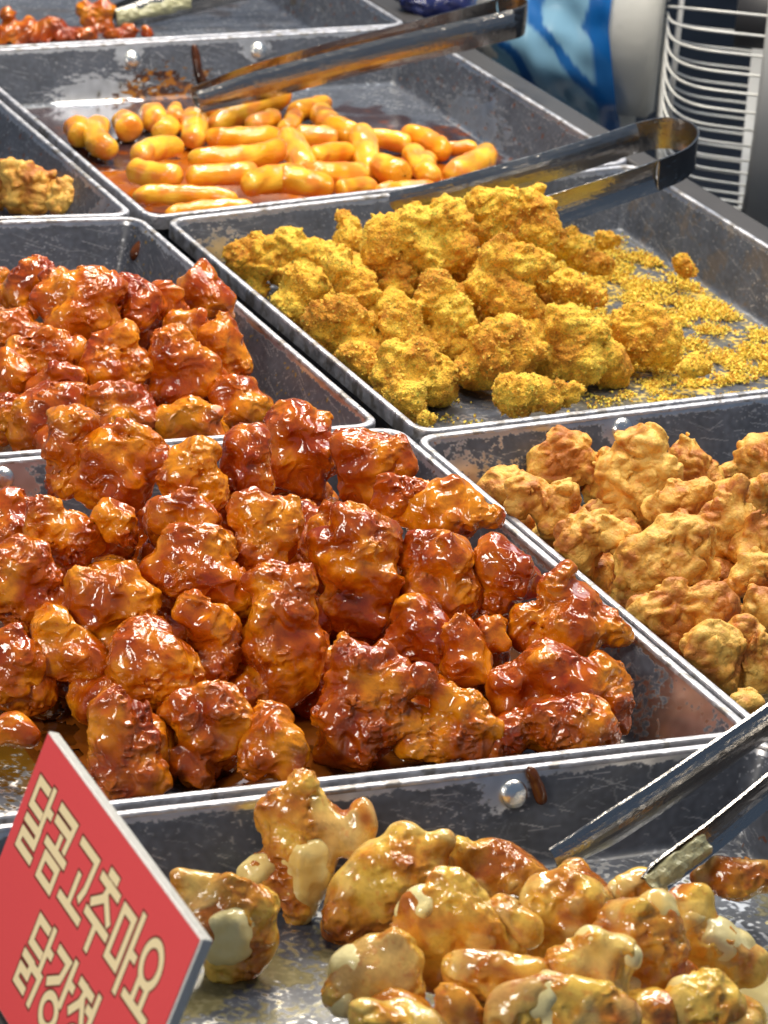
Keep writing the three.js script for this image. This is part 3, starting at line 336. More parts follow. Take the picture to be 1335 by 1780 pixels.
function lumpGeometry(lobes, kind, seed, tone, world, coarse = 1) {
  const cfg = KINDS[kind], h = cfg.cell * coarse, k = cfg.join, n = lobes.length / 4, lo = [9, 9, 9], hi = [-9, -9, -9], pad = 0.0075;
  for (let i = 0; i < n; i++) for (let a = 0; a < 3; a++) { lo[a] = Math.min(lo[a], lobes[i * 4 + a] - lobes[i * 4 + 3] - pad); hi[a] = Math.max(hi[a], lobes[i * 4 + a] + lobes[i * 4 + 3] + pad); }
  const N = [0, 1, 2].map((a) => Math.ceil((hi[a] - lo[a]) / h) + 1), [nx, ny, nz] = N, sx = 1, sy = nx, sz = nx * ny, f = new Float32Array(nx * ny * nz);
  for (let z = 0, at = 0; z < nz; z++) for (let y = 0; y < ny; y++) for (let x = 0; x < nx; x++, at++) {
    const px = lo[0] + x * h, py = lo[1] + y * h, pz = lo[2] + z * h; let d = 1;
    for (let i = 0; i < n; i++) {
      const j = i * 4, ax = px - lobes[j], ay = py - lobes[j + 1], az = pz - lobes[j + 2], e = Math.sqrt(ax * ax + ay * ay + az * az) - lobes[j + 3];
      const m = Math.max(0, k - Math.abs(d - e)) / k; d = Math.min(d, e) - m * m * k * 0.25;
    }
    if (d < 0.009 && d > -0.009) d -= relief(kind, px + world[0], py + world[1], pz + world[2], seed, tone);
    f[at] = d;
  }
  const cellVertex = new Int32Array(nx * ny * nz).fill(-1), pos = [], nor = [];
  const off = corner.map((c) => c[0] * sx + c[1] * sy + c[2] * sz);
  for (let z = 0; z < nz - 1; z++) for (let y = 0; y < ny - 1; y++) for (let x = 0; x < nx - 1; x++) {
    const at = x + y * sy + z * sz; let mask = 0;
    for (let c = 0; c < 8; c++) if (f[at + off[c]] < 0) mask |= 1 << c;
    if (mask === 0 || mask === 255) continue;
    let ux = 0, uy = 0, uz = 0, cnt = 0;
    for (const [a, b] of edges) {
      const fa = f[at + off[a]], fb = f[at + off[b]]; if ((fa < 0) === (fb < 0)) continue;
      const t = fa / (fa - fb), A = corner[a], B = corner[b]; ux += A[0] + (B[0] - A[0]) * t; uy += A[1] + (B[1] - A[1]) * t; uz += A[2] + (B[2] - A[2]) * t; cnt++;
    }
    ux /= cnt; uy /= cnt; uz /= cnt;
    const tri = (d0, d1, d2, d3, s, t) => mix(mix(d0, d1, s), mix(d2, d3, s), t), g = (c) => f[at + off[c]];
    const gx = tri(g(1) - g(0), g(3) - g(2), g(5) - g(4), g(7) - g(6), uy, uz), gy = tri(g(2) - g(0), g(3) - g(1), g(6) - g(4), g(7) - g(5), ux, uz), gz = tri(g(4) - g(0), g(5) - g(1), g(6) - g(2), g(7) - g(3), ux, uy), l = Math.hypot(gx, gy, gz) || 1;
    cellVertex[at] = pos.length / 3; pos.push(lo[0] + (x + ux) * h, lo[1] + (y + uy) * h, lo[2] + (z + uz) * h); nor.push(gx / l, gy / l, gz / l);
  }
  // quads; every vertex is repeated for each of the three box-mapping planes that use it
  const nv = pos.length / 3, split = new Int32Array(nv * 3).fill(-1), P = [], Q = [], U = [], C = [], I = [], col = [0, 0, 0];
  const put = (v, axis) => {
    const key = v * 3 + axis; if (split[key] >= 0) return split[key];
    const x = pos[v * 3], y = pos[v * 3 + 1], z = pos[v * 3 + 2], a = [x, y, z], s = 20;
    P.push(x, y, z); Q.push(nor[v * 3], nor[v * 3 + 1], nor[v * 3 + 2]);
    U.push(a[(axis + 1) % 3] * s + seed * 0.37, a[(axis + 2) % 3] * s + axis * 0.31);
    tint(kind, x + world[0], y + world[1], z + world[2], seed, tone, col); C.push(col[0], col[1], col[2]);
    return (split[key] = P.length / 3 - 1);
  };
  const quad = (a, b, c, d, flip) => {
    if (a < 0 || b < 0 || c < 0 || d < 0) return;
    const m = [0, 1, 2].map((i) => Math.abs(nor[a * 3 + i] + nor[b * 3 + i] + nor[c * 3 + i] + nor[d * 3 + i])), axis = m[0] > m[1] ? (m[0] > m[2] ? 0 : 2) : m[1] > m[2] ? 1 : 2;
    const A = put(a, axis), B = put(b, axis), Cc = put(c, axis), D = put(d, axis);
    if (flip) I.push(A, Cc, B, A, D, Cc); else I.push(A, B, Cc, A, Cc, D);
  };
  for (let z = 1; z < nz - 1; z++) for (let y = 1; y < ny - 1; y++) for (let x = 1; x < nx - 1; x++) {
    const at = x + y * sy + z * sz, s = f[at] < 0;
    if (s !== f[at + sx] < 0) quad(cellVertex[at - sy - sz], cellVertex[at - sz], cellVertex[at], cellVertex[at - sy], !s);
    if (s !== f[at + sy] < 0) quad(cellVertex[at - sx - sz], cellVertex[at - sx], cellVertex[at], cellVertex[at - sz], !s);
    if (s !== f[at + sz] < 0) quad(cellVertex[at - sx - sy], cellVertex[at - sy], cellVertex[at], cellVertex[at - sx], !s);
  }
  const g = new THREE.BufferGeometry();
  g.setAttribute('position', new THREE.Float32BufferAttribute(P, 3)); g.setAttribute('normal', new THREE.Float32BufferAttribute(Q, 3));
  g.setAttribute('uv', new THREE.Float32BufferAttribute(U, 2)); g.setAttribute('color', new THREE.Float32BufferAttribute(C, 3)); g.setIndex(I);
  return g;
}
const FOOD = {
  glazed: new THREE.MeshPhysicalMaterial({ vertexColors: true, map: mottle, roughness: 0.16, roughnessMap: wetRough, bumpMap: wetBump, bumpScale: 0.0006, ior: 1.52, clearcoat: 0.5, clearcoatRoughness: 0.02 }),
  fried: std({ vertexColors: true, map: mottle, roughness: 0.58, bumpMap: crustBump, bumpScale: 0.0006 }),
  powder: std({ vertexColors: true, map: grainColor, roughness: 0.92, bumpMap: grainBump, bumpScale: 0.0006 }),
  cream: new THREE.MeshPhysicalMaterial({ vertexColors: true, map: mottle, roughness: 0.20, roughnessMap: wetRough, bumpMap: wetBump, bumpScale: 0.0005, clearcoat: 0.4, clearcoatRoughness: 0.03 }),
  drop: new THREE.MeshPhysicalMaterial({ vertexColors: true, roughness: 0.12, ior: 1.48 }),
};

const creamM = new THREE.MeshPhysicalMaterial({ vertexColors: true, roughness: 0.22, clearcoat: 0.5, clearcoatRoughness: 0.04, bumpMap: wetBump, bumpScale: 0.0003 });

// ---------------------------------------------------------------- setting: ground and counter
const FLOOR = -0.038, RUN = 0.016;
{
  const g = new THREE.PlaneGeometry(14, 14, 1, 1).rotateX(-Math.PI / 2); const uv = g.attributes.uv; for (let i = 0; i < uv.count; i++) uv.setXY(i, uv.getX(i) * 28, uv.getY(i) * 28);
  const t = texture(256, 256, (u, v, c) => { const n = 0.16 + 0.13 * tileFbm(u, v, 8, 5, 201); c[0] = n; c[1] = n; c[2] = n * 1.05; }, true);
  const m = structure('ground', g, std({ map: t, roughness: 0.85 })); m.position.y = -0.82;
}
const darkSteel = std({ color: rgb(0.085, 0.080, 0.080), metalness: 0.6, roughness: 0.48 });
{
  // counter body under the trays, with a raised folded edge along the back side and a ledge on the customers' side
  const cab = [];
  const box = (x0, x1, y0, y1, z0, z1) => { const b = new RoundedBoxGeometry(x1 - x0, y1 - y0, z1 - z0, 2, 0.003); b.translate((x0 + x1) / 2, (y0 + y1) / 2, (z0 + z1) / 2); return b; };
  cab.push(box(-0.60, 0.385, -0.80, -0.052, -1.15, 1.2), box(0.366, 0.388, -0.06, -0.006, -1.15, 1.2), box(-0.60, -0.366, -0.06, -0.008, -1.15, 1.2));
  structure('counter', mergeGeometries(cab), darkSteel);
}

// ---------------------------------------------------------------- trays
const rimColor = texture(512, 256, (u, v, c) => { const n = 0.62 + 0.24 * tileFbm(u, v, 40, 4, 301), g = 0.55 * smooth(0.58, 0.72, tileFbm(u, v, 28, 4, 305)); c[0] = mix(n, 0.45, g); c[1] = mix(n, 0.42, g); c[2] = mix(n * 1.03, 0.38, g); }, true);
const rimRough = texture(256, 256, grey((u, v) => 0.30 + 0.45 * tileFbm(u, v, 24, 4, 311)), false);
const bareMetal = std({ map: rimColor, metalness: 0.9, roughness: 1, roughnessMap: rimRough, bumpMap: grainBump, bumpScale: 0.00025 });
function ring(inset, a, b, radius) {   // rounded rectangle, from the far left corner along the far side, then round; a, b: full width and depth
  const r = Math.max(0.005, radius - inset * 0.45), pts = [], S = 26, K = 7, x0 = inset, x1 = a - inset, z0 = inset, z1 = b - inset;
  const side = (ax, az, bx, bz) => { for (let i = 0; i < S; i++) pts.push([mix(ax, bx, i / S), mix(az, bz, i / S)]); };
  const bend = (cx, cz, t0) => { for (let i = 0; i < K; i++) { const t = t0 + (Math.PI / 2) * (i / K); pts.push([cx + Math.cos(t) * r, cz + Math.sin(t) * r]); } };
  side(x0 + r, z0, x1 - r, z0); bend(x1 - r, z0 + r, -Math.PI / 2); side(x1, z0 + r, x1, z1 - r); bend(x1 - r, z1 - r, 0);
  side(x1 - r, z1, x0 + r, z1); bend(x0 + r, z1 - r, Math.PI / 2); side(x0, z1 - r, x0, z0 + r); bend(x0 + r, z0 + r, Math.PI);
  pts.push(pts[0]); return pts;
}
const W0 = 0.352, D0 = 0.360, RC = 0.012;
function trayGeometry(profile, place, wobble = 0) {   // profile: [inset, y]; uv = metres round the rim, metres along the profile
  const P = [], U = [], I = [], first = ring(0, W0, D0, RC), n = first.length; let len = 0; const along = first.map((p, i) => { if (i) len += Math.hypot(p[0] - first[i - 1][0], p[1] - first[i - 1][1]); return len; }); let v = 0;
  profile.forEach(([inset, y], j) => {
    if (j) v += Math.hypot(inset - profile[j - 1][0], y - profile[j - 1][1]);
    ring(inset, W0, D0, RC).forEach((p, i) => { const q = place(p[0], p[1]), w = wobble ? wobble * noise(q[0] * 16, j * 0.2, q[1] * 16) : 0; P.push(q[0], y + w, q[1]); U.push(along[i] / len, v); });
  });
  for (let j = 0; j < profile.length - 1; j++) for (let i = 0; i < n - 1; i++) { const a = j * n + i, b = a + 1, c = a + n, d = c + 1; I.push(a, b, c, b, d, c); }
  const g = new THREE.BufferGeometry(); g.setAttribute('position', new THREE.Float32BufferAttribute(P, 3)); g.setAttribute('uv', new THREE.Float32BufferAttribute(U, 2)); g.setIndex(I); g.computeVertexNormals(); g.userData = { v, len };
  return g;
}
function sheetTextures(w, h, su, sv, seed, wear) {
  // worn dark coating over aluminium: wear(u, v) > 0.5 is bare metal; stains add cooked-on sauce; su, sv: metres covered
  const col = [], n = w * h, color = new Uint8Array(n * 4), orm = new Uint8Array(n * 4), rnd = seeded(seed * 977 + 5);
  const scratch = new Float32Array(n);
  for (let i = 0; i < su * sv * 22000; i++) {   // knife and tong scratches, and chips
    let x = rnd() * w, y = rnd() * h; const a = rnd() < 0.7 ? -0.9 + rnd() * 0.5 : rnd() * 6.28, L = (rnd() ** 3) * 26 + 1, s = 0.25 + 0.75 * rnd();
    for (let t = 0; t < L; t++) { const xi = Math.floor(x), yi = Math.floor(y); if (xi >= 0 && yi >= 0 && xi < w && yi < h) scratch[yi * w + xi] = Math.max(scratch[yi * w + xi], s); x += Math.cos(a); y += Math.sin(a) * (w / su) / (h / sv) ** 1; }
  }
  for (let y = 0, i = 0; y < h; y++) for (let x = 0; x < w; x++, i++) {
    const u = (x + 0.5) / w, v = (y + 0.5) / h, X = u * su, Y = v * sv;
    const r = wear(u, v, X, Y), chip = (0.7 * smooth(0.50, 0.60, noise(X * 460, Y * 460, seed + 0.5)) + 0.6 * smooth(0.46, 0.56, noise(X * 800, Y * 800, seed + 1.5))) * smooth(-0.25, 0.35, noise(X * 22, Y * 30, seed + 14));
    let m = Math.max(smooth(0.46, 0.54, r.bare), 0.55 * scratch[i], chip);
    const tone = 0.285 + 0.04 * noise(X * 60, Y * 60, seed) + 0.05 * noise(X * 300, Y * 300, seed + 3);
    const metal = 0.80 + 0.10 * noise(X * 150, Y * 150, seed + 7), st = clamp(r.stain || 0), sc = r.color || [0.30, 0.16, 0.06];
    const c = [mix(tone, metal, m), mix(tone * 1.06, metal, m), mix(tone * 1.20, metal * 1.01, m)];  // coating leans blue: cool reflected light put into its base colour
    for (let k = 0; k < 3; k++) color[i * 4 + k] = clamp(mix(c[k], sc[k], st)) * 255;
    color[i * 4 + 3] = 255;
    orm[i * 4] = 255; orm[i * 4 + 1] = clamp(mix(mix(0.40 + 0.10 * noise(X * 90, Y * 90, seed + 9), 0.34, m), r.wet ? 0.10 : 0.5, st)) * 255; orm[i * 4 + 2] = clamp(m * (1 - st)) * 255; orm[i * 4 + 3] = 255;
  }
  const make = (d, srgb) => { const t = new THREE.DataTexture(d, w, h, THREE.RGBAFormat, THREE.UnsignedByteType); t.magFilter = t.minFilter = THREE.LinearFilter; if (srgb) t.colorSpace = THREE.SRGBColorSpace; t.wrapS = t.wrapT = THREE.ClampToEdgeWrapping; t.needsUpdate = true; return t; };
  const o = make(orm, false);
  return new THREE.MeshStandardMaterial({ map: make(color, true), roughness: 1, metalness: 1, roughnessMap: o, metalnessMap: o });
}
const blob = (X, Y, x, y, r, seed, rough = 0.6) => { const d = Math.hypot(X - x, Y - y) / r; return 1.02 - d * 0.55 + rough * 0.30 * noise(X * 130, Y * 130, seed) + rough * 0.30 * noise(X * 330, Y * 330, seed + 2) + rough * 0.25 * noise(X * 760, Y * 760, seed + 5); };
const rivetGeometry = (() => { const p = []; for (let i = 0; i <= 10; i++) { const t = (i / 10) * Math.PI / 2; p.push(new THREE.Vector2(0.0062 * Math.sin(t), 0.0026 * Math.cos(t))); } p.push(new THREE.Vector2(0.0062, -0.001)); const g = new THREE.LatheGeometry(p, 28); return g; })();
const rivetMetal = std({ color: rgb(0.80, 0.79, 0.76), metalness: 1, roughness: 0.26, bumpMap: wetBump, bumpScale: 0.00012 });
const TRAY_LABELS = {
  A: 'dark worn metal tray with brown crumbs, behind the rice cake tray', B: 'dark worn metal tray holding glossy orange rice cakes in sauce', C: 'dark worn metal tray with a few brown fried pieces beside the rice cakes',
  D: 'dark worn metal tray of glazed chicken behind the larger glazed heap', E: 'dark worn metal tray of yellow powder-coated chicken and loose powder', F: 'dark worn metal tray of glazed chicken just behind the cream-glazed chicken',
  G: 'dark worn metal tray of plain fried chicken beside the glazed chicken', H: 'dark worn metal tray of cream-glazed chicken beside the red sign',
};
const sheets = {};
function tray(key, seed) {
  const q = RIM_CORNERS[key], place = (x, z) => { const u = x / W0, v = z / D0; return [0, 1].map((k) => mix(mix(q[0][k], q[1][k], u), mix(q[3][k], q[2][k], u), v)); };
  const c = place(W0 / 2, D0 / 2), t = thing('serving_tray', TRAY_LABELS[key], 'tray', [c[0], FLOOR, c[1]], 'trays on the stall counter');
  const local = (g) => g.translate(-c[0], -FLOOR, -c[1]);
  // wall from the floor bend up to the rim
  const wall = [[0.0205, FLOOR], [0.0190, FLOOR + 0.0004], [0.0178, FLOOR + 0.0014], [0.0168, FLOOR + 0.003]]; for (let i = 1; i <= 6; i++) wall.push([mix(0.0168, 0.0034, i / 6), mix(FLOOR + 0.003, -0.0012, i / 6)]);
  const wg = trayGeometry(wall, place, 0.0004), tall = wg.userData.v, around = wg.userData.len, uv = wg.attributes.uv; for (let i = 0; i < uv.count; i++) uv.setY(i, uv.getY(i) / tall);
  const riv = (RIVETS[key] || []).map((p) => [p[0] / 1e4, p[1] / 1e4, p[2] / 1e4]);
  const rivS = riv.map((p) => ((p[0] - q[0][0]) / (q[1][0] - q[0][0])) * W0 - RC);
  const side = (X) => (X < W0 - RC ? 'far' : X < W0 + D0 - 2 * RC ? 'right' : X < 2 * W0 + D0 - 4 * RC ? 'near' : 'left');
  const wallWear = (u, v, X, Y) => {
    const edge = (tall - Y) / 0.0026, s = side(X); let bare = 0.84 - 0.42 * edge + 0.26 * noise(X * 50, Y * 50, seed) + 0.20 * noise(X * 260, Y * 260, seed + 4) + 0.16 * noise(X * 620, Y * 620, seed + 6);
    rivS.forEach((x) => { bare = Math.max(bare, blob(X, Y, x - 0.003, tall - 0.004, 0.012, seed + 11)); });
    const patch = 0.36 * noise(X * 24, Y * 34, seed + 20) + 0.34 * noise(X * 85, Y * 85, seed + 21) + 0.30 * noise(X * 300, Y * 300, seed + 22);
    bare = Math.max(bare, s === 'right' ? 0.24 + patch * 0.66 : 0.16 + patch * 0.5);
    if (key === 'F') { bare = Math.max(bare, blob(X, Y, W0 - 2 * RC + 0.325, 0.026, 0.030, seed + 31, 1.1), blob(X, Y, W0 - 2 * RC + 0.02, 0.032, 0.016, 3, 0.5), blob(X, Y, 0.132, tall - 0.008, 0.014, 8, 0.8)); }
    if (key === 'C') bare = Math.max(bare, blob(X, Y, W0 - 2 * RC + 0.335, 0.030, 0.016, 4, 0.7));
    if (key === 'B') bare = Math.max(bare, X < W0 ? blob(X * 0.4, Y, 0.036, 0.007, 0.016, 9, 0.7) : 0, s === 'right' ? blob(X * 0.35, Y, (W0 + 0.13) * 0.35, 0.010, 0.022, 9, 1.1) - 0.1 : 0);
    if (key === 'G') bare = Math.max(bare, blob(X, Y, 0.010, 0.022, 0.017, 19, 2.2) - 0.16, blob(X, Y, 0.035, 0.010, 0.013, 29, 2.2) - 0.12);
    if (key === 'E') bare = Math.max(bare, blob(X * 0.6, Y, 0.008, 0.02, 0.016, 39, 2.0) - 0.18);
    const greasy = 0.5 * noise(X * 30, Y * 30, seed + 40) + 0.5 * noise(X * 110, Y * 110, seed + 41), splash = noise(X * 240, Y * 240, seed + 50);
    let stain = smooth(0.34, 0.50, greasy) * 0.55 * smooth(0.9, 0.1, Y / tall); let color = [0.27, 0.21, 0.12], wet = true;
    if (splash > 0.50 && s !== 'far') { stain = Math.max(stain, 0.75); color = key === 'E' || key === 'D' ? [0.62, 0.47, 0.16] : [0.40, 0.17, 0.06]; wet = false; }
    if (key === 'B' && s === 'far') { const d = blob(X * 0.5, Y, 0.070, 0.004, 0.016, 77, 1.7); if (d > 0.5) { stain = smooth(0.5, 0.62, d) * 0.85; const k = noise(X * 190, Y * 190, 5); color = k > 0.1 ? [0.62, 0.36, 0.06] : k > -0.15 ? [0.40, 0.20, 0.06] : [0.22, 0.12, 0.07]; wet = true; } }
    if (key === 'E' && s === 'right') { stain = Math.max(stain, 0.5 * smooth(0.05, 0.4, noise(X * 45, Y * 45, 88) + 0.5 * noise(X * 200, Y * 200, 89))); color = [0.36, 0.31, 0.27]; wet = false; }
    return { bare, stain, color, wet };
  };
  const wallM = sheetTextures(1536, 72, around, tall, seed, wallWear);
  part('side_wall', local(wg), wallM, t);
  // base plate
  const rings = []; for (let i = 0; i <= 9; i++) rings.push([mix(0.0205, 0.172, i / 9), FLOOR]);
  const bg = trayGeometry(rings, place, 0.0006), bu = bg.attributes.uv, bp = bg.attributes.position;
  for (let i = 0; i < bu.count; i++) bu.setXY(i, (bp.getX(i) - q[0][0]) / W0, (bp.getZ(i) - q[0][1]) / D0);
  const baseWear = (u, v, X, Y) => {
    const a = noise(X * 30, Y * 30, seed + 60), b = noise(X * 95, Y * 95, seed + 61), d = noise(X * 330, Y * 330, seed + 62);
    let bare = 0.36 + 0.10 * a + 0.16 * b + 0.34 * d, stain = 0, color = [0.32, 0.20, 0.08], wet = false;
    if (key === 'H') bare += 0.07;
    const g = 0.6 * noise(X * 18, Y * 18, seed + 70) + 0.4 * noise(X * 60, Y * 60, seed + 71);
    if (key === 'F' || key === 'D') { stain = smooth(-0.25, 0.1, g + 0.12); color = [0.34 + 0.1 * b, 0.18 + 0.05 * b, 0.04]; wet = true; if (key === 'F' && X < 0.075 && Y > 0.20) { const e = blob(X, Y, 0.075, 0.20, 0.07, 5, 1); stain = smooth(0.4, 0.6, e); bare += 0.12; color = [0.36, 0.25, 0.06]; } }
    if (key === 'B') { const e = smooth(-0.28, -0.05, g + 0.6 - Math.abs(X - 0.12) * 3.4 - Math.max(0, 0.10 - Y) * 6), k = smooth(-0.15, 0.35, b + 0.5 * a + (Y - 0.2) * 3); stain = e * 0.92; color = [mix(0.22, 0.46, k), mix(0.15, 0.19, k), mix(0.16, 0.04, k)]; wet = true; }
    if (key === 'E') { stain = 0.55 * smooth(-0.1, 0.3, g); color = [0.42, 0.38, 0.28]; const dust = smooth(0.12, 0.24, X + 0.05 * a - Math.max(0, Y - 0.25) * 0.5) * smooth(-0.10, 0.45, d + 0.7 * b + 0.5 * a); if (dust > 0.12) { stain = dust * 0.85; color = [0.90, 0.74, 0.26]; } }
    if (key === 'H') { stain = 0.75 * smooth(0.08, 0.30, g + 0.3 * d); color = [0.52, 0.48, 0.30]; wet = true; }
    if (key === 'G') { stain = 0.7 * smooth(0.0, 0.3, g); color = [0.34, 0.28, 0.14]; wet = true; }
    if (key === 'A') { stain = 0.4 * smooth(0.0, 0.3, g); color = [0.24, 0.18, 0.14]; wet = true; }
    return { bare, stain, color, wet };
  };
  part('base_plate', local(bg), sheetTextures(640, 640, W0, D0, seed + 3, baseWear), t);
  // rolled rim and outer lip
  const rim = [[0.0034, -0.0012], [0.0032, -0.0002], [0.0028, 0.0004], [0.0022, 0.0006], [0.0012, 0.0007], [0.0000, 0.0006], [-0.0006, 0.0003], [-0.0009, -0.0006], [-0.0009, -0.008]];
  const rg = trayGeometry(rim, place), ru = rg.attributes.uv; for (let i = 0; i < ru.count; i++) ru.setXY(i, ru.getX(i) * 7 + seed * 0.13, ru.getY(i) * 5 + seed * 0.07);
  part('rim', local(rg), bareMetal, t);
  for (const p of riv) { const m = part('rivet', rivetGeometry, rivetMetal, t); m.position.set(p[0] - c[0], p[1] - FLOOR, p[2] - c[1]); m.rotation.x = Math.PI / 2 - Math.atan2(RUN, 0.038) * 1.0; m.position.z += 0.0002; }
  DRIPS.forEach(([k, flat], i) => { if (k !== key) return; const o = [flat[0] / 1e4, flat[1] / 1e4, flat[2] / 1e4], l = []; const N4 = flat.length / 4, at = (j, k) => flat[j * 4 + k] / 1e4; for (let j = 0; j < N4; j++) for (let s = 0; s < (j < N4 - 1 ? 5 : 1); s++) { const f = s / 5, J = Math.min(j + 1, N4 - 1), r = mix(at(j, 3), at(J, 3), f) * 0.52 * (1 + 0.35 * noise(j * 1.7 + f * 2.3, i * 3.1, 0.4)); l.push(mix(at(j, 0), at(J, 0), f) - o[0], mix(at(j, 1), at(J, 1), f) - o[1], mix(at(j, 2), at(J, 2), f) - o[2] - r * 0.55, r); } const m = part('sauce_drip', lumpGeometry(l, 'drop', 300 + i, i === 0 ? 0.8 : 0, o), FOOD.drop, t); m.position.set(o[0] - c[0], o[1] - FLOOR, o[2] - c[1]); m.userData.label = 'dark dried sauce drip on the tray wall'; });
  return t;
}
'ABCDEFGH'.split('').forEach((k, i) => tray(k, 11 + i * 13));
console.log('trays done');

// ---------------------------------------------------------------- chicken pieces
let triangles = 0;
function pieces(table, kind, name, category, group, seed, coarse = 1) {
  return table.map(([label, tone, at, flat], i) => {
    const o = at.map((v) => v / 1e4), g = lumpGeometry(flat.map((v) => v / 1e4), kind, seed + i, tone, o, coarse); triangles += g.index.count / 3;
    return single(name, g, FOOD[kind], label, category, o, group);
  });
}
pieces(PIECES_F, 'glazed', 'glazed_chicken_piece', 'fried chicken', 'glazed chicken heaped behind the cream-glazed tray', 1);
pieces(PIECES_D, 'glazed', 'glazed_chicken_piece', 'fried chicken', 'glazed chicken in the rear tray', 101, 1.15);
const powdered = pieces(PIECES_E, 'powder', 'powdered_chicken_piece', 'fried chicken', 'powder-coated chicken pieces', 201, 1.0);
pieces(PIECES_G, 'fried', 'fried_chicken_piece', 'fried chicken', 'plain fried chicken pieces', 301);
const creamed = pieces(PIECES_H, 'cream', 'cream_chicken_piece', 'fried chicken', 'cream-glazed chicken pieces', 401);
CREAM_SAUCE.forEach(([i, flat]) => { const o = creamed[i], p = o.position, m = part('cream_sauce', lumpGeometry(flat.map((v) => v / 1e4), 'sauce', 600 + i, 0.1, [p.x, p.y, p.z], 1.5), creamM, o); m.userData.label = 'thick pale cream sauce running over the piece'; });
PIECES_C.forEach((p) => { p[1] -= 0.5; });
pieces(PIECES_C, 'fried', 'brown_fried_piece', 'fried chicken', 'fried pieces in the rear tray', 501, 1.2);
pieces(PIECES_A, 'glazed', 'fried_crumb_heap', 'crumbs', 'brown crumbs in the furthest tray', 521, 1.2);
{
  const shapes = {}, kindOf = { F: ['glazed', 'glazed_chicken_piece', 'glazed chicken piece buried inside the heap behind the cream-glazed tray'], D: ['glazed', 'glazed_chicken_piece', 'glazed chicken piece buried inside the rear glazed heap'], E: ['powder', 'powdered_chicken_piece', 'powder-coated piece buried under the yellow heap'], G: ['fried', 'fried_chicken_piece', 'plain fried piece buried under the golden heap'], H: ['cream', 'cream_chicken_piece', 'cream-glazed piece buried under the front heap'] };
  for (const [key, list] of Object.entries(BURIED)) {
    const [kind, name, label] = kindOf[key];
    const bank = shapes[kind] ??= [0, 1, 2].map((i) => lumpGeometry([0, 0, 0, 0.016, 0.008, 0.004, -0.004, 0.012, -0.007, 0.005, 0.006, 0.012], kind, 700 + i * 9, -0.1, [i * 0.1, 0, 0], 1.9)), rnd = seeded(key.charCodeAt(0));
    list.forEach((d, i) => { const m = single(name, bank[i % 3], FOOD[kind], label, 'fried chicken', [d[0] / 1e4, d[1] / 1e4, d[2] / 1e4], 'pieces buried in the heaps'); m.rotation.set(rnd() * 6, rnd() * 6, rnd() * 6); m.scale.setScalar(d[3] / 200); });
  }
}
console.log('pieces', triangles);

// ---------------------------------------------------------------- rice cakes
const riceM = new THREE.MeshPhysicalMaterial({ vertexColors: true, roughness: 0.20, bumpMap: wetBump, bumpScale: 0.0004, clearcoat: 0.4, clearcoatRoughness: 0.1 });
RICE_CAKES.forEach((d, i) => {
  const a = V(d.slice(0, 3), 1e-4), b = V(d.slice(3, 6), 1e-4), r = d[6] / 1e4, c = a.clone().add(b).multiplyScalar(0.5), rnd = seeded(i + 900);
  const dir = b.clone().sub(a), len = dir.length() + 1.7 * r; if (dir.length() < 1e-6) dir.set(1, 0, 0); dir.normalize();
  const side = new THREE.Vector3(0, 1, 0).cross(dir).normalize(), up = dir.clone().cross(side), bow = (rnd() - 0.5) * 0.26 * len, P = [], U = [], C = [], I = [], n = 26, m = 22, col = [0, 0, 0], warm = (rnd() - 0.5) * 0.6;
  for (let j = 0; j <= n; j++) {
    const t = j / n, e = 2 * t - 1, k = Math.sin(t * Math.PI / 1), q = Math.sign(e) * (1 - (1 - Math.abs(e)) ** 1.6), rr = r * Math.pow(Math.max(0, 1 - Math.abs(q) ** 8), 0.5) * (1 + 0.06 * Math.sin(t * 5 + i * 2.1));
    for (let s = 0; s <= m; s++) {
      const w = (s / m) * 2 * Math.PI, z = new THREE.Vector3().copy(dir).multiplyScalar(q * len / 2).addScaledVector(side, Math.cos(w) * rr + bow * (1 - q * q)).addScaledVector(up, Math.sin(w) * rr);
      const nn = 0.0012 * noise(z.x * 120 + i, z.y * 140, z.z * 140); z.addScaledVector(side, Math.cos(w) * nn).addScaledVector(up, Math.sin(w) * nn);
      P.push(z.x, z.y, z.z); U.push(s / m * 1.2, t * len * 20);
      const h = clamp(0.5 + 0.8 * noise(z.x * 60 + i * 3, z.y * 60, z.z * 60) + warm * 0.6); const rd = smooth(-0.08, 0.30, noise(z.x * 95 + i * 7, z.y * 95, z.z * 95 + 3)) * 0.7; C.push(mix(mix(0.84, 0.95, h), 0.78, rd), mix(mix(0.29, 0.56, h), 0.19, rd), mix(0.004, 0.050, h));
    }
  }
  for (let j = 0; j < n; j++) for (let s = 0; s < m; s++) { const A = j * (m + 1) + s, B = A + 1, Cc = A + m + 1; I.push(A, B, Cc, B, Cc + 1, Cc); }
  const g = new THREE.BufferGeometry(); g.setAttribute('position', new THREE.Float32BufferAttribute(P, 3)); g.setAttribute('uv', new THREE.Float32BufferAttribute(U, 2)); g.setAttribute('color', new THREE.Float32BufferAttribute(C, 3)); g.setIndex(I); g.computeVertexNormals();
  single('rice_cake', g, riceM, len < 0.026 ? 'short rice cake seen end-on, round like a ball, in the orange sauce' : len > 0.058 ? 'long glossy rice cake stretched across the rice cake heap' : 'medium glossy orange rice cake lying among others in the sauce', 'rice cake', [c.x, c.y, c.z], 'rice cakes in orange sauce');
});

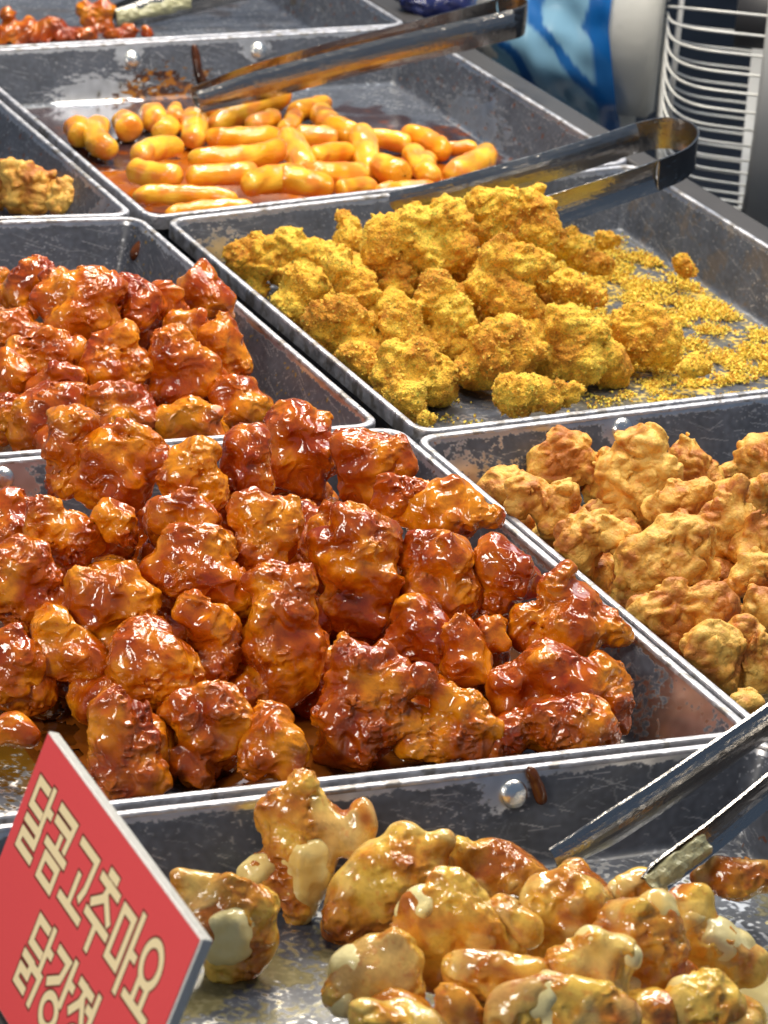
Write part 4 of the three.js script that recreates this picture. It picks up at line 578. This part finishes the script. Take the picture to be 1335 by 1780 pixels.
function pool(owner, mask, color, x0, x1, z0, z1, thick, label) {   // a shallow pool of sauce on a tray floor, thickest in its middle
  const n = 90, P = [], I = [], keep = [], c = owner.position;
  for (let j = 0; j <= n; j++) for (let i = 0; i <= n; i++) { const x = mix(x0, x1, i / n), z = mix(z0, z1, j / n), m = mask(x, z); keep.push(m > -0.03); P.push(x - c.x, Math.max(-0.0012, Math.min(1, Math.sqrt(Math.max(0, m) * 6)) * thick - (m < 0 ? 0.0012 : 0)) + 0.0004, z - c.z); }
  for (let j = 0; j < n; j++) for (let i = 0; i < n; i++) { const a = j * (n + 1) + i; if (keep[a] && keep[a + 1] && keep[a + n + 1] && keep[a + n + 2]) I.push(a, a + n + 1, a + 1, a + 1, a + n + 1, a + n + 2); }
  const g = new THREE.BufferGeometry(); g.setAttribute('position', new THREE.Float32BufferAttribute(P, 3)); g.setIndex(I); g.computeVertexNormals();
  const m = part('sauce_pool', g, new THREE.MeshPhysicalMaterial({ color: rgb(...color), roughness: 0.12, ior: 1.46 }), owner); m.userData.label = label;
}
{
  const wob = (x, z, s) => 0.5 * noise(x * 38, z * 38, s) + 0.3 * noise(x * 95, z * 95, s + 2), find = (k) => scene.children.find((o) => o.userData.label === TRAY_LABELS[k]);
  pool(find('B'), (x, z) => 0.42 - Math.hypot((x - 0.155) / 0.16, (z + 0.155) / 0.105) * 0.5 + 0.34 * wob(x, z, 3), [0.36, 0.090, 0.006], 0.022, 0.33, -0.33, -0.035, 0.0022, 'runny orange-red sauce under the rice cakes');
  pool(find('F'), (x, z) => 0.36 - Math.hypot((x + 0.17) / 0.12, (z - 0.56) / 0.09) * 0.45 + 0.4 * wob(x, z, 9), [0.20, 0.055, 0.006], -0.33, -0.03, 0.40, 0.70, 0.0014, 'brown glaze pooled under the heap');
  pool(find('H'), (x, z) => 0.22 - Math.hypot((x + 0.12) / 0.15, (z - 0.87) / 0.09) * 0.4 + 0.5 * wob(x, z, 15), [0.52, 0.44, 0.20], -0.30, -0.03, 0.76, 1.0, 0.0010, 'thin cream sauce smeared on the tray floor');
}

// ---------------------------------------------------------------- yellow seasoning powder
{
  const rnd = seeded(77), shape = new THREE.TetrahedronGeometry(0.00092, 0), spots = [], dummy = new THREE.Object3D();
  const q = RIM_CORNERS.E, density = (x, z) => { const u = x, n = noise(x * 40, z * 40, 5) + 0.6 * noise(x * 110, z * 110, 7); return smooth(0.16, 0.27, u + 0.04 * n - (z > 0.24 ? (z - 0.24) * 0.5 : 0)) * smooth(-0.30, 0.30, n) * smooth(0.0, 0.06, z + 0.02) + 0.10 * smooth(0.0, 0.35, n); };
  while (spots.length < 34000) {
    const x = 0.03 + rnd() * 0.30, z = -0.005 + rnd() * 0.33; if (rnd() > density(x, z)) continue;
    spots.push([x, FLOOR + 0.0009 + rnd() * rnd() * 0.005 * smooth(0.2, 0.3, x), z]);
  }
  const m = new THREE.InstancedMesh(shape, std({ color: rgb(1, 1, 1), roughness: 0.9 }), spots.length), cc = new THREE.Color();
  spots.forEach((p, i) => { dummy.position.set(...p); dummy.rotation.set(rnd() * 6, rnd() * 6, rnd() * 6); dummy.scale.set(0.5 + rnd() * 1.1, 0.4 + rnd() * 0.6, 0.5 + rnd() * 1.3); dummy.updateMatrix(); m.setMatrixAt(i, dummy.matrix); const k = rnd(); m.setColorAt(i, k < 0.07 ? cc.setRGB(0.26, 0.26, 0.04) : k < 0.3 ? cc.setRGB(0.62, 0.30, 0.03) : cc.setRGB(0.88 + 0.1 * rnd(), 0.66 + 0.1 * rnd(), 0.11)); });
  m.name = 'seasoning_powder'; m.castShadow = m.receiveShadow = true; m.userData = { label: 'loose yellow seasoning powder spread over the tray floor', category: 'powder', kind: 'stuff' }; scene.add(m);
  // grains clinging to each powdered piece
  const grain = new THREE.TetrahedronGeometry(0.0008, 0);
  powdered.forEach((o) => {
    const pa = o.geometry.attributes.position, na = o.geometry.attributes.normal, n = Math.min(420, Math.floor(pa.count / 12)), im = new THREE.InstancedMesh(grain, m.material, n);
    for (let i = 0; i < n; i++) { const v = Math.floor(rnd() * pa.count); dummy.position.set(pa.getX(v) + na.getX(v) * 2e-4, pa.getY(v) + na.getY(v) * 2e-4, pa.getZ(v) + na.getZ(v) * 2e-4); dummy.rotation.set(rnd() * 6, rnd() * 6, rnd() * 6); dummy.scale.setScalar(0.5 + rnd()); dummy.updateMatrix(); im.setMatrixAt(i, dummy.matrix); const k = rnd(); im.setColorAt(i, k < 0.05 ? cc.setRGB(0.24, 0.23, 0.04) : k < 0.4 ? cc.setRGB(0.60, 0.29, 0.03) : cc.setRGB(0.82, 0.58, 0.09)); }
    im.name = 'seasoning_grains'; im.userData = { kind: 'stuff' }; im.castShadow = im.receiveShadow = true; o.add(im);
  });
}

// ---------------------------------------------------------------- tongs
const steel = std({ color: rgb(0.34, 0.33, 0.32), metalness: 1, roughness: 0.24, bumpMap: wetBump, bumpScale: 0.00025 });
function strip(points, width, bulge, flip = 1) {   // a bent steel strip standing on edge: closed section swept along points
  const curve = new THREE.CatmullRomCurve3(points, false, 'centripetal'), n = Math.max(12, points.length * 8), P = [], U = [], I = [], sec = [], K = 8, th = 0.0006;
  for (let i = 0; i <= K; i++) { const s = -1 + 2 * i / K; sec.push([s, bulge * (1 - s * s) + th]); } for (let i = K; i >= 0; i--) { const s = -1 + 2 * i / K; sec.push([s, bulge * (1 - s * s) - th]); } sec.push(sec[0]);
  const L = curve.getLength(), m = sec.length;
  for (let j = 0; j <= n; j++) {
    const t = j / n, c = curve.getPoint(t), T = curve.getTangent(t), up = new THREE.Vector3(0, 1, 0); up.addScaledVector(T, -up.dot(T)).normalize(); const N = new THREE.Vector3().crossVectors(T, up).multiplyScalar(flip), w = width(t) / 2;
    sec.forEach((s, i) => { const p = c.clone().addScaledVector(up, s[0] * w).addScaledVector(N, s[1]); P.push(p.x, p.y, p.z); U.push(t * L * 20, i * 0.08); });
  }
  for (let j = 0; j < n; j++) for (let i = 0; i < m - 1; i++) { const a = j * m + i, b = a + 1, c = a + m; I.push(a, c, b, b, c, c + 1); }
  for (const e of [0, n]) { const o = e * m; for (let i = 1; i < K + 1; i++) { const a = o + i - 1, b = o + i, c = o + m - 1 - i, d = o + m - i - 0; if (e) I.push(a, b, c); else I.push(a, c, b); I.push(...(e ? [a, c, Math.min(d, o + m - 1)] : [a, Math.min(d, o + m - 1), c])); } }
  let g = new THREE.BufferGeometry(); g.setAttribute('position', new THREE.Float32BufferAttribute(P, 3)); g.setAttribute('uv', new THREE.Float32BufferAttribute(U, 2)); g.setIndex(I); g = g.toNonIndexed(); g.computeVertexNormals();
  return g;
}
function tongs(label, far, bend, near, w) {
  const base = far[0].clone(), t = thing('steel_tongs', label, 'tongs', [base.x, base.y, base.z], 'steel tongs in the trays'), rel = (a) => a.map((p) => p.clone().sub(base));
  const tip = (s) => w * (0.74 + 0.26 * smooth(0, 0.25, s));
  part('arm', strip(rel(far), tip, 0.0032, 1), steel, t); part('spring_bend', strip(rel(bend), () => w, 0.0004, 1), steel, t); part('arm', strip(rel(near), (s) => tip(1 - s), 0.0032, 1), steel, t);
  return t;
}
{
  const L = Object.fromEntries(Object.entries(TONG_LINES).map(([k, a]) => [k, a.map((p) => V(p, 1e-4))])), e = L.powder;
  tongs('steel tongs with an open loop handle lying in the powder-coated chicken', e.slice(0, 7), e.slice(6, 12), e.slice(11), 0.0205);
  const offset = (line, d0, d1) => line.map((p, i) => { const T = line[Math.min(i + 1, line.length - 1)].clone().sub(line[Math.max(0, i - 1)]).normalize(), s = new THREE.Vector3(0, 1, 0).cross(T).normalize(); return p.clone().addScaledVector(s, mix(d0, d1, i / (line.length - 1))); });
  const loop = (p, q, dir) => { const c = p.clone().add(q).multiplyScalar(0.5), h = p.clone().sub(q).multiplyScalar(0.5), r = h.length(), out = []; for (let i = 0; i <= 8; i++) { const a = Math.PI * i / 8; out.push(c.clone().addScaledVector(h, Math.cos(a)).addScaledVector(dir, Math.sin(a) * r * 0.9)); } return out; };
  const r = L.rice, r2 = offset(r, 0.012, 0.030), rd = r[r.length - 1].clone().sub(r[r.length - 2]).normalize();
  tongs('steel tongs with closed arms resting on the rice cakes', r, loop(r[r.length - 1], r2[r2.length - 1], rd), r2.slice().reverse(), 0.0215);
  const cf = L.creamFar, cn = L.creamNear, cd = cf[cf.length - 1].clone().sub(cf[cf.length - 2]).normalize();
  const ct = tongs('steel tongs with a cream-smeared tip in the cream-glazed chicken', cf, loop(cf[cf.length - 1], cn[cn.length - 1], cd), cn.slice().reverse(), 0.0168);
  const smear = (line, origin, owner, seed, wide) => { const g = strip(line.map((p) => p.clone().sub(origin).add(new THREE.Vector3(0, 0.0004, 0.0012))), (s) => wide * (0.92 + 0.22 * noise(s * 7, seed, 0.5)), 0.0040), p = g.attributes.position; for (let i = 0; i < p.count; i++) { const x = p.getX(i), y = p.getY(i), z = p.getZ(i), n = 0.0010 * noise(x * 260, y * 260, z * 260 + seed); p.setXYZ(i, x + n, y + n, z + n * 1.3); } g.computeVertexNormals(); const m = part('sauce_smear', g, new THREE.MeshPhysicalMaterial({ color: rgb(0.44, 0.42, 0.24), roughness: 0.25, clearcoat: 0.4, bumpMap: wetBump, bumpScale: 0.0006 }), owner); m.userData.label = 'pale sauce smeared over the tong tip'; };
  smear([cn[0], cn[1], cn[1].clone().lerp(cn[2], 0.45), cn[1].clone().lerp(cn[2], 0.85)], cf[0], ct, 61, 0.0132);
  const k = L.crumbs, k2 = offset(k, 0.010, 0.03), kd = k[k.length - 1].clone().sub(k[k.length - 2]).normalize();
  const kt = tongs('steel tongs with a pale smeared tip in the furthest crumb tray', k, loop(k[k.length - 1], k2[k2.length - 1], kd), k2.slice().reverse(), 0.020);
  smear([k[0], k[0].clone().lerp(k[1], 0.5), k[1], k[1].clone().lerp(k[2], 0.6)], k[0], kt, 71, 0.0130);
}

// ---------------------------------------------------------------- red sign
{
  const o = V(SIGN.corner), a = V(SIGN.across), d = V(SIGN.down), w = a.length() * 1.0, u = d.length(), h = u * 1.76, X = a.clone().normalize(), Y = d.clone().normalize().negate(), Z = new THREE.Vector3().crossVectors(X, Y).normalize(), th = 0.0042;
  const t = thing('menu_sign', 'red placard with cream Korean lettering and white edges, standing by the front tray', 'sign');
  const m4 = new THREE.Matrix4().makeBasis(X, new THREE.Vector3().crossVectors(Z, X), Z); t.quaternion.setFromRotationMatrix(m4);
  const foot = o.clone().addScaledVector(a, 0.5).addScaledVector(Y, -h); t.position.copy(foot);
  const board = new RoundedBoxGeometry(w, h, th, 2, 0.0006); board.translate(0, h / 2, -th / 2);
  part('board', board, std({ color: rgb(0.80, 0.79, 0.75), roughness: 0.55, bumpMap: grainBump, bumpScale: 0.0002 }), t);
  const cv = document.createElement('canvas'); cv.width = 1024; cv.height = Math.round(1024 * h / w); const c = cv.getContext('2d'), S = 1024;
  c.fillStyle = 'rgb(222,76,78)'; c.fillRect(0, 0, cv.width, cv.height);
  const rnd = seeded(12); for (let i = 0; i < 26000; i++) { const k = rnd(); c.fillStyle = k < 0.5 ? 'rgba(225,90,92,0.10)' : 'rgba(170,42,50,0.10)'; c.fillRect(rnd() * S, rnd() * cv.height, 1 + rnd() * 2, 1 + rnd() * 2); }
  // strokes of each syllable in a 0..1 box
  const G = {
    dal: [[[.58, .06], [.12, .06], [.12, .40], [.62, .40]], [[.80, .0], [.80, .52]], [[.80, .26], [1, .26]], [[.16, .60], [.82, .60], [.82, .78], [.18, .78], [.18, .97], [.86, .97]]],
    kom: [[[.12, .04], [.86, .04], [.80, .40]], [[.12, .21], [.82, .21]], [[.50, .36], [.50, .54]], [[.04, .55], [.96, .55]], [[.18, .70], [.82, .70], [.82, .98], [.18, .98], [.18, .70]]],
    go: [[[.10, .08], [.86, .08], [.82, .50], [.74, .64]], [[.42, .46], [.42, .84]], [[.02, .88], [.98, .88]]],
    chu: [[[.36, .0], [.64, .0]], [[.12, .14], [.88, .14]], [[.50, .14], [.42, .34], [.10, .50]], [[.48, .28], [.88, .50]], [[.02, .66], [.98, .66]], [[.50, .66], [.50, 1.0]]],
    ma: [[[.08, .14], [.54, .14], [.54, .80], [.08, .80], [.08, .14]], [[.80, .0], [.80, 1.0]], [[.80, .48], [1.02, .48]]],
    yo: ['o', .50, .32, .34, .27, [[.32, .62], [.32, .86]], [[.68, .62], [.68, .86]], [[.02, .92], [.98, .92]]],
    dak: [[[.58, .06], [.12, .06], [.12, .40], [.62, .40]], [[.80, .0], [.80, .52]], [[.80, .26], [1, .26]], [[.06, .60], [.46, .60], [.46, .78], [.08, .78], [.08, .97], [.50, .97]], [[.58, .62], [.92, .62], [.88, 1.0]]],
    gang: [[[.08, .08], [.56, .08], [.46, .36], [.10, .52]], [[.80, .0], [.80, .56]], [[.80, .26], [1, .26]], 'o', .50, .80, .32, .20],
    jeong: [[[.06, .08], [.58, .08]], [[.34, .08], [.26, .30], [.04, .48]], [[.34, .24], [.58, .46]], [[.84, .0], [.84, .56]], [[.62, .24], [.84, .24]], 'o', .52, .80, .32, .20],
  };
  const glyph = (name, x, y, gw, gh) => {
    for (const [lw, style] of [[0.205, 'rgb(92,38,22)'], [0.142, 'rgb(240,220,172)']]) {
      c.lineWidth = lw * Math.sqrt(gw * gh); c.strokeStyle = style; c.lineJoin = 'miter'; c.lineCap = lw > 0.12 ? 'square' : 'butt'; const g = G[name];
      for (let i = 0; i < g.length; i++) { if (g[i] === 'o') { c.beginPath(); c.ellipse(x + g[i + 1] * gw, y + g[i + 2] * gh, g[i + 3] * gw, g[i + 4] * gh, 0, 0, 6.3); c.stroke(); i += 4; continue; } c.beginPath(); g[i].forEach((p, j) => (j ? c.lineTo : c.moveTo).call(c, x + p[0] * gw, y + p[1] * gh)); c.stroke(); }
    }
  };
  const px = S, rowH = S * u / w, gw = 0.130 * px, gh = 0.535 * rowH;
  [['dal', .035], ['kom', .187], ['go', .345], ['chu', .49], ['ma', .64], ['yo', .785]].forEach(([g, x]) => glyph(g, x * px, 0.265 * rowH, gw, gh));
  [['dak', .285], ['gang', .435], ['jeong', .585]].forEach(([g, x]) => glyph(g, x * px, 0.965 * rowH, gw, gh));
  const tex = new THREE.CanvasTexture(cv); tex.colorSpace = THREE.SRGBColorSpace;
  const face = new THREE.PlaneGeometry(w - 0.0016, h - 0.0016); face.translate(0, h / 2, 0.0004);
  part('printed_face', face, std({ map: tex, roughness: 0.5 }), t);
}

// ---------------------------------------------------------------- fan with a plastic bag over its motor
{
  const hub = V(FAN_HUB), ax = V(FAN_AXIS).applyAxisAngle(new THREE.Vector3(0, 1, 0), -0.10).normalize(), Yf = new THREE.Vector3(0, 1, 0), Zf = new THREE.Vector3().crossVectors(ax, Yf).normalize(), t = thing('electric_fan', 'white electric fan seen from the side with wire guard and grey ring', 'fan');
  const m4 = new THREE.Matrix4().makeBasis(ax, Yf, Zf); t.quaternion.setFromRotationMatrix(m4); t.position.copy(hub);
  const turn = (g) => g.rotateZ(-Math.PI / 2);   // lathe axis along the fan's own x
  const white = std({ color: rgb(0.70, 0.69, 0.64), roughness: 0.42, bumpMap: grainBump, bumpScale: 0.00015 }), greyPlastic = std({ color: rgb(0.58, 0.58, 0.57), roughness: 0.5 }), wireM = std({ color: rgb(0.72, 0.71, 0.68), roughness: 0.35, metalness: 0.2 }), dark = std({ color: rgb(0.03, 0.03, 0.035), roughness: 0.5 });
  const lathe = (pts, seg = 64) => turn(new THREE.LatheGeometry(pts.map((p) => new THREE.Vector2(p[0], p[1])), seg));
  part('motor_housing', lathe([[0, -0.15], [0.070, -0.15], [0.086, -0.13], [0.088, -0.02], [0.088, -0.012], [0.082, -0.006], [0, -0.006]]), white, t);
  part('housing_collar', lathe([[0.089, -0.070], [0.0905, -0.066], [0.0905, -0.060], [0.089, -0.056]]), white, t);
  const R = 0.158, X1 = 0.073; let N = 66;
  const wireAt = (k) => { const a = (k / N) * Math.PI * 2, pts = []; for (const [x, r] of [[-0.004, 0.05], [-0.002, 0.095], [0.001, 0.122], [0.009, 0.142], [0.023, 0.153], [X1, R]]) pts.push(new THREE.Vector3(x, Math.cos(a) * r, Math.sin(a) * r)); return new THREE.TubeGeometry(new THREE.CatmullRomCurve3(pts), 22, 0.0011, 6); };
  for (let k = 0; k < N; k++) part('guard_wire', wireAt(k), wireM, t);
  part('guard_hoop', new THREE.TorusGeometry(0.120, 0.0018, 8, 90).rotateY(Math.PI / 2).translate(0.006, 0, 0), wireM, t);
  part('outer_ring', lathe([[R - 0.004, X1 - 0.004], [R + 0.004, X1 - 0.004], [R + 0.006, X1], [R + 0.006, X1 + 0.016], [R + 0.004, X1 + 0.020], [R - 0.004, X1 + 0.020], [R - 0.004, X1 - 0.004]], 96), greyPlastic, t);
  for (let k = 0; k < N; k += 1) { const a = (k / N) * Math.PI * 2, pts = []; for (const [x, r] of [[X1 + 0.02, R], [0.125, 0.13], [0.132, 0.08], [0.133, 0.03]]) pts.push(new THREE.Vector3(x, Math.cos(a) * r, Math.sin(a) * r)); part('front_guard_wire', new THREE.TubeGeometry(new THREE.CatmullRomCurve3(pts), 14, 0.0012, 5), wireM, t); }
  part('front_badge', lathe([[0, 0.137], [0.03, 0.136], [0.034, 0.132], [0, 0.131]], 32), greyPlastic, t);
  part('blade_hub', lathe([[0, 0.10], [0.022, 0.098], [0.026, 0.09], [0.026, 0.05], [0, 0.05]], 32), dark, t);
  const neck = new THREE.CylinderGeometry(0.030, 0.030, 0.10, 32).translate(-0.05, -0.125, 0); part('neck', neck, white, t);
  part('pole', new THREE.CylinderGeometry(0.014, 0.014, 0.62, 24).translate(-0.05, -0.47, 0), greyPlastic, t);
  part('base', new THREE.CylinderGeometry(0.15, 0.17, 0.035, 48).translate(-0.05, -0.7955, 0), white, t);
  // thin blue film gathered round the back of the motor
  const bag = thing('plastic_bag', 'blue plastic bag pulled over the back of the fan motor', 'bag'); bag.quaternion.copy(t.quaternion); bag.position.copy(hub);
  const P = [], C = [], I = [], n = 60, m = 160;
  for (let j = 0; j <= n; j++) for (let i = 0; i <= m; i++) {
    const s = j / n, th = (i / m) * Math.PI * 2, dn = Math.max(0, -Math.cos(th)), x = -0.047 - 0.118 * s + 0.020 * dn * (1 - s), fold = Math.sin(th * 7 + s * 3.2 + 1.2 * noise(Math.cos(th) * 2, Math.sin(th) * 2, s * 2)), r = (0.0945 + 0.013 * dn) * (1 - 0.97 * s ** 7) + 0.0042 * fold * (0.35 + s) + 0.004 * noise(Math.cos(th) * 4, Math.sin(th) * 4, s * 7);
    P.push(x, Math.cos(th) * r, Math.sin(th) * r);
    const foldStripe = smooth(0.60, 0.74, Math.sin((s * 0.62 + 0.42 * dn) * 27 + 1.8 * noise(Math.cos(th) * 2, Math.sin(th) * 2, s * 2 + 4))) * 0.95 + smooth(0.13, 0.10, s) * 0.95, k = clamp(foldStripe); C.push(mix(0.34, 0.012, k), mix(0.64, 0.17, k), mix(0.86, 0.55, k));  // dark fold stripes painted into the film's vertex colours
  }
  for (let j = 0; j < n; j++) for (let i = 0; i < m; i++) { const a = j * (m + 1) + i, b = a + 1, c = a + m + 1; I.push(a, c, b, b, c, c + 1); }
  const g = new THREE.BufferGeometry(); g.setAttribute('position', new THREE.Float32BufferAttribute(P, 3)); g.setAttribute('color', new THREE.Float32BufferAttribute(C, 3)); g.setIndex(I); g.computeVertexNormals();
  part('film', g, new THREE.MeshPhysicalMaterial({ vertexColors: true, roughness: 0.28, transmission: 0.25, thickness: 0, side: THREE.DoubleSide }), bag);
}

{ // things behind the counter
  const l = NAVY_BAG.map((v) => v / 1e4), o = [l[0], l[1], l[2]], k = []; for (let i = 0; i < l.length; i += 4) k.push(l[i] - o[0], l[i + 1] - o[1], l[i + 2] - o[2], l[i + 3]);
  const g = lumpGeometry(k, 'cream', 811, 0, o, 1.6); g.deleteAttribute('color'); single('plastic_bag', g, std({ color: rgb(0.020, 0.026, 0.10), roughness: 0.22 }), 'crumpled dark navy plastic bag behind the rice cake tongs', 'bag', o);
}

// ---------------------------------------------------------------- lamps over the stall, with an added sign light and cool panel
LAMPS_AND_FILLS.forEach(([at, aim, width, length, light, color]) => {
  const big = length > 1, t = thing('lamp_or_fill_panel', big ? 'long cool panel added out of view to brighten the tray rims' : 'small square warm white panel lamp, the far left one added for the sign', 'lamp', at, big ? undefined : 'square lamps over the stall');
  const L = new THREE.RectAreaLight(rgb(...color), light, width, length); L.name = 'panel_glow'; L.position.set(...at); L.lookAt(...aim); scene.add(L); t.quaternion.copy(L.quaternion);
  const hs = new RoundedBoxGeometry(width + 0.03, length + 0.03, 0.03, 2, 0.006); hs.translate(0, 0, 0.024); part('housing', hs, std({ color: rgb(0.7, 0.7, 0.7), roughness: 0.4 }), t);
  const df = new RoundedBoxGeometry(width, length, 0.012, 2, 0.004); df.translate(0, 0, 0.0085); part('diffuser', df, std({ color: rgb(0.8, 0.8, 0.8), roughness: 0.5, emissive: rgb(...color), emissiveIntensity: 1.5 }), t);
});
renderer.render(scene, camera);
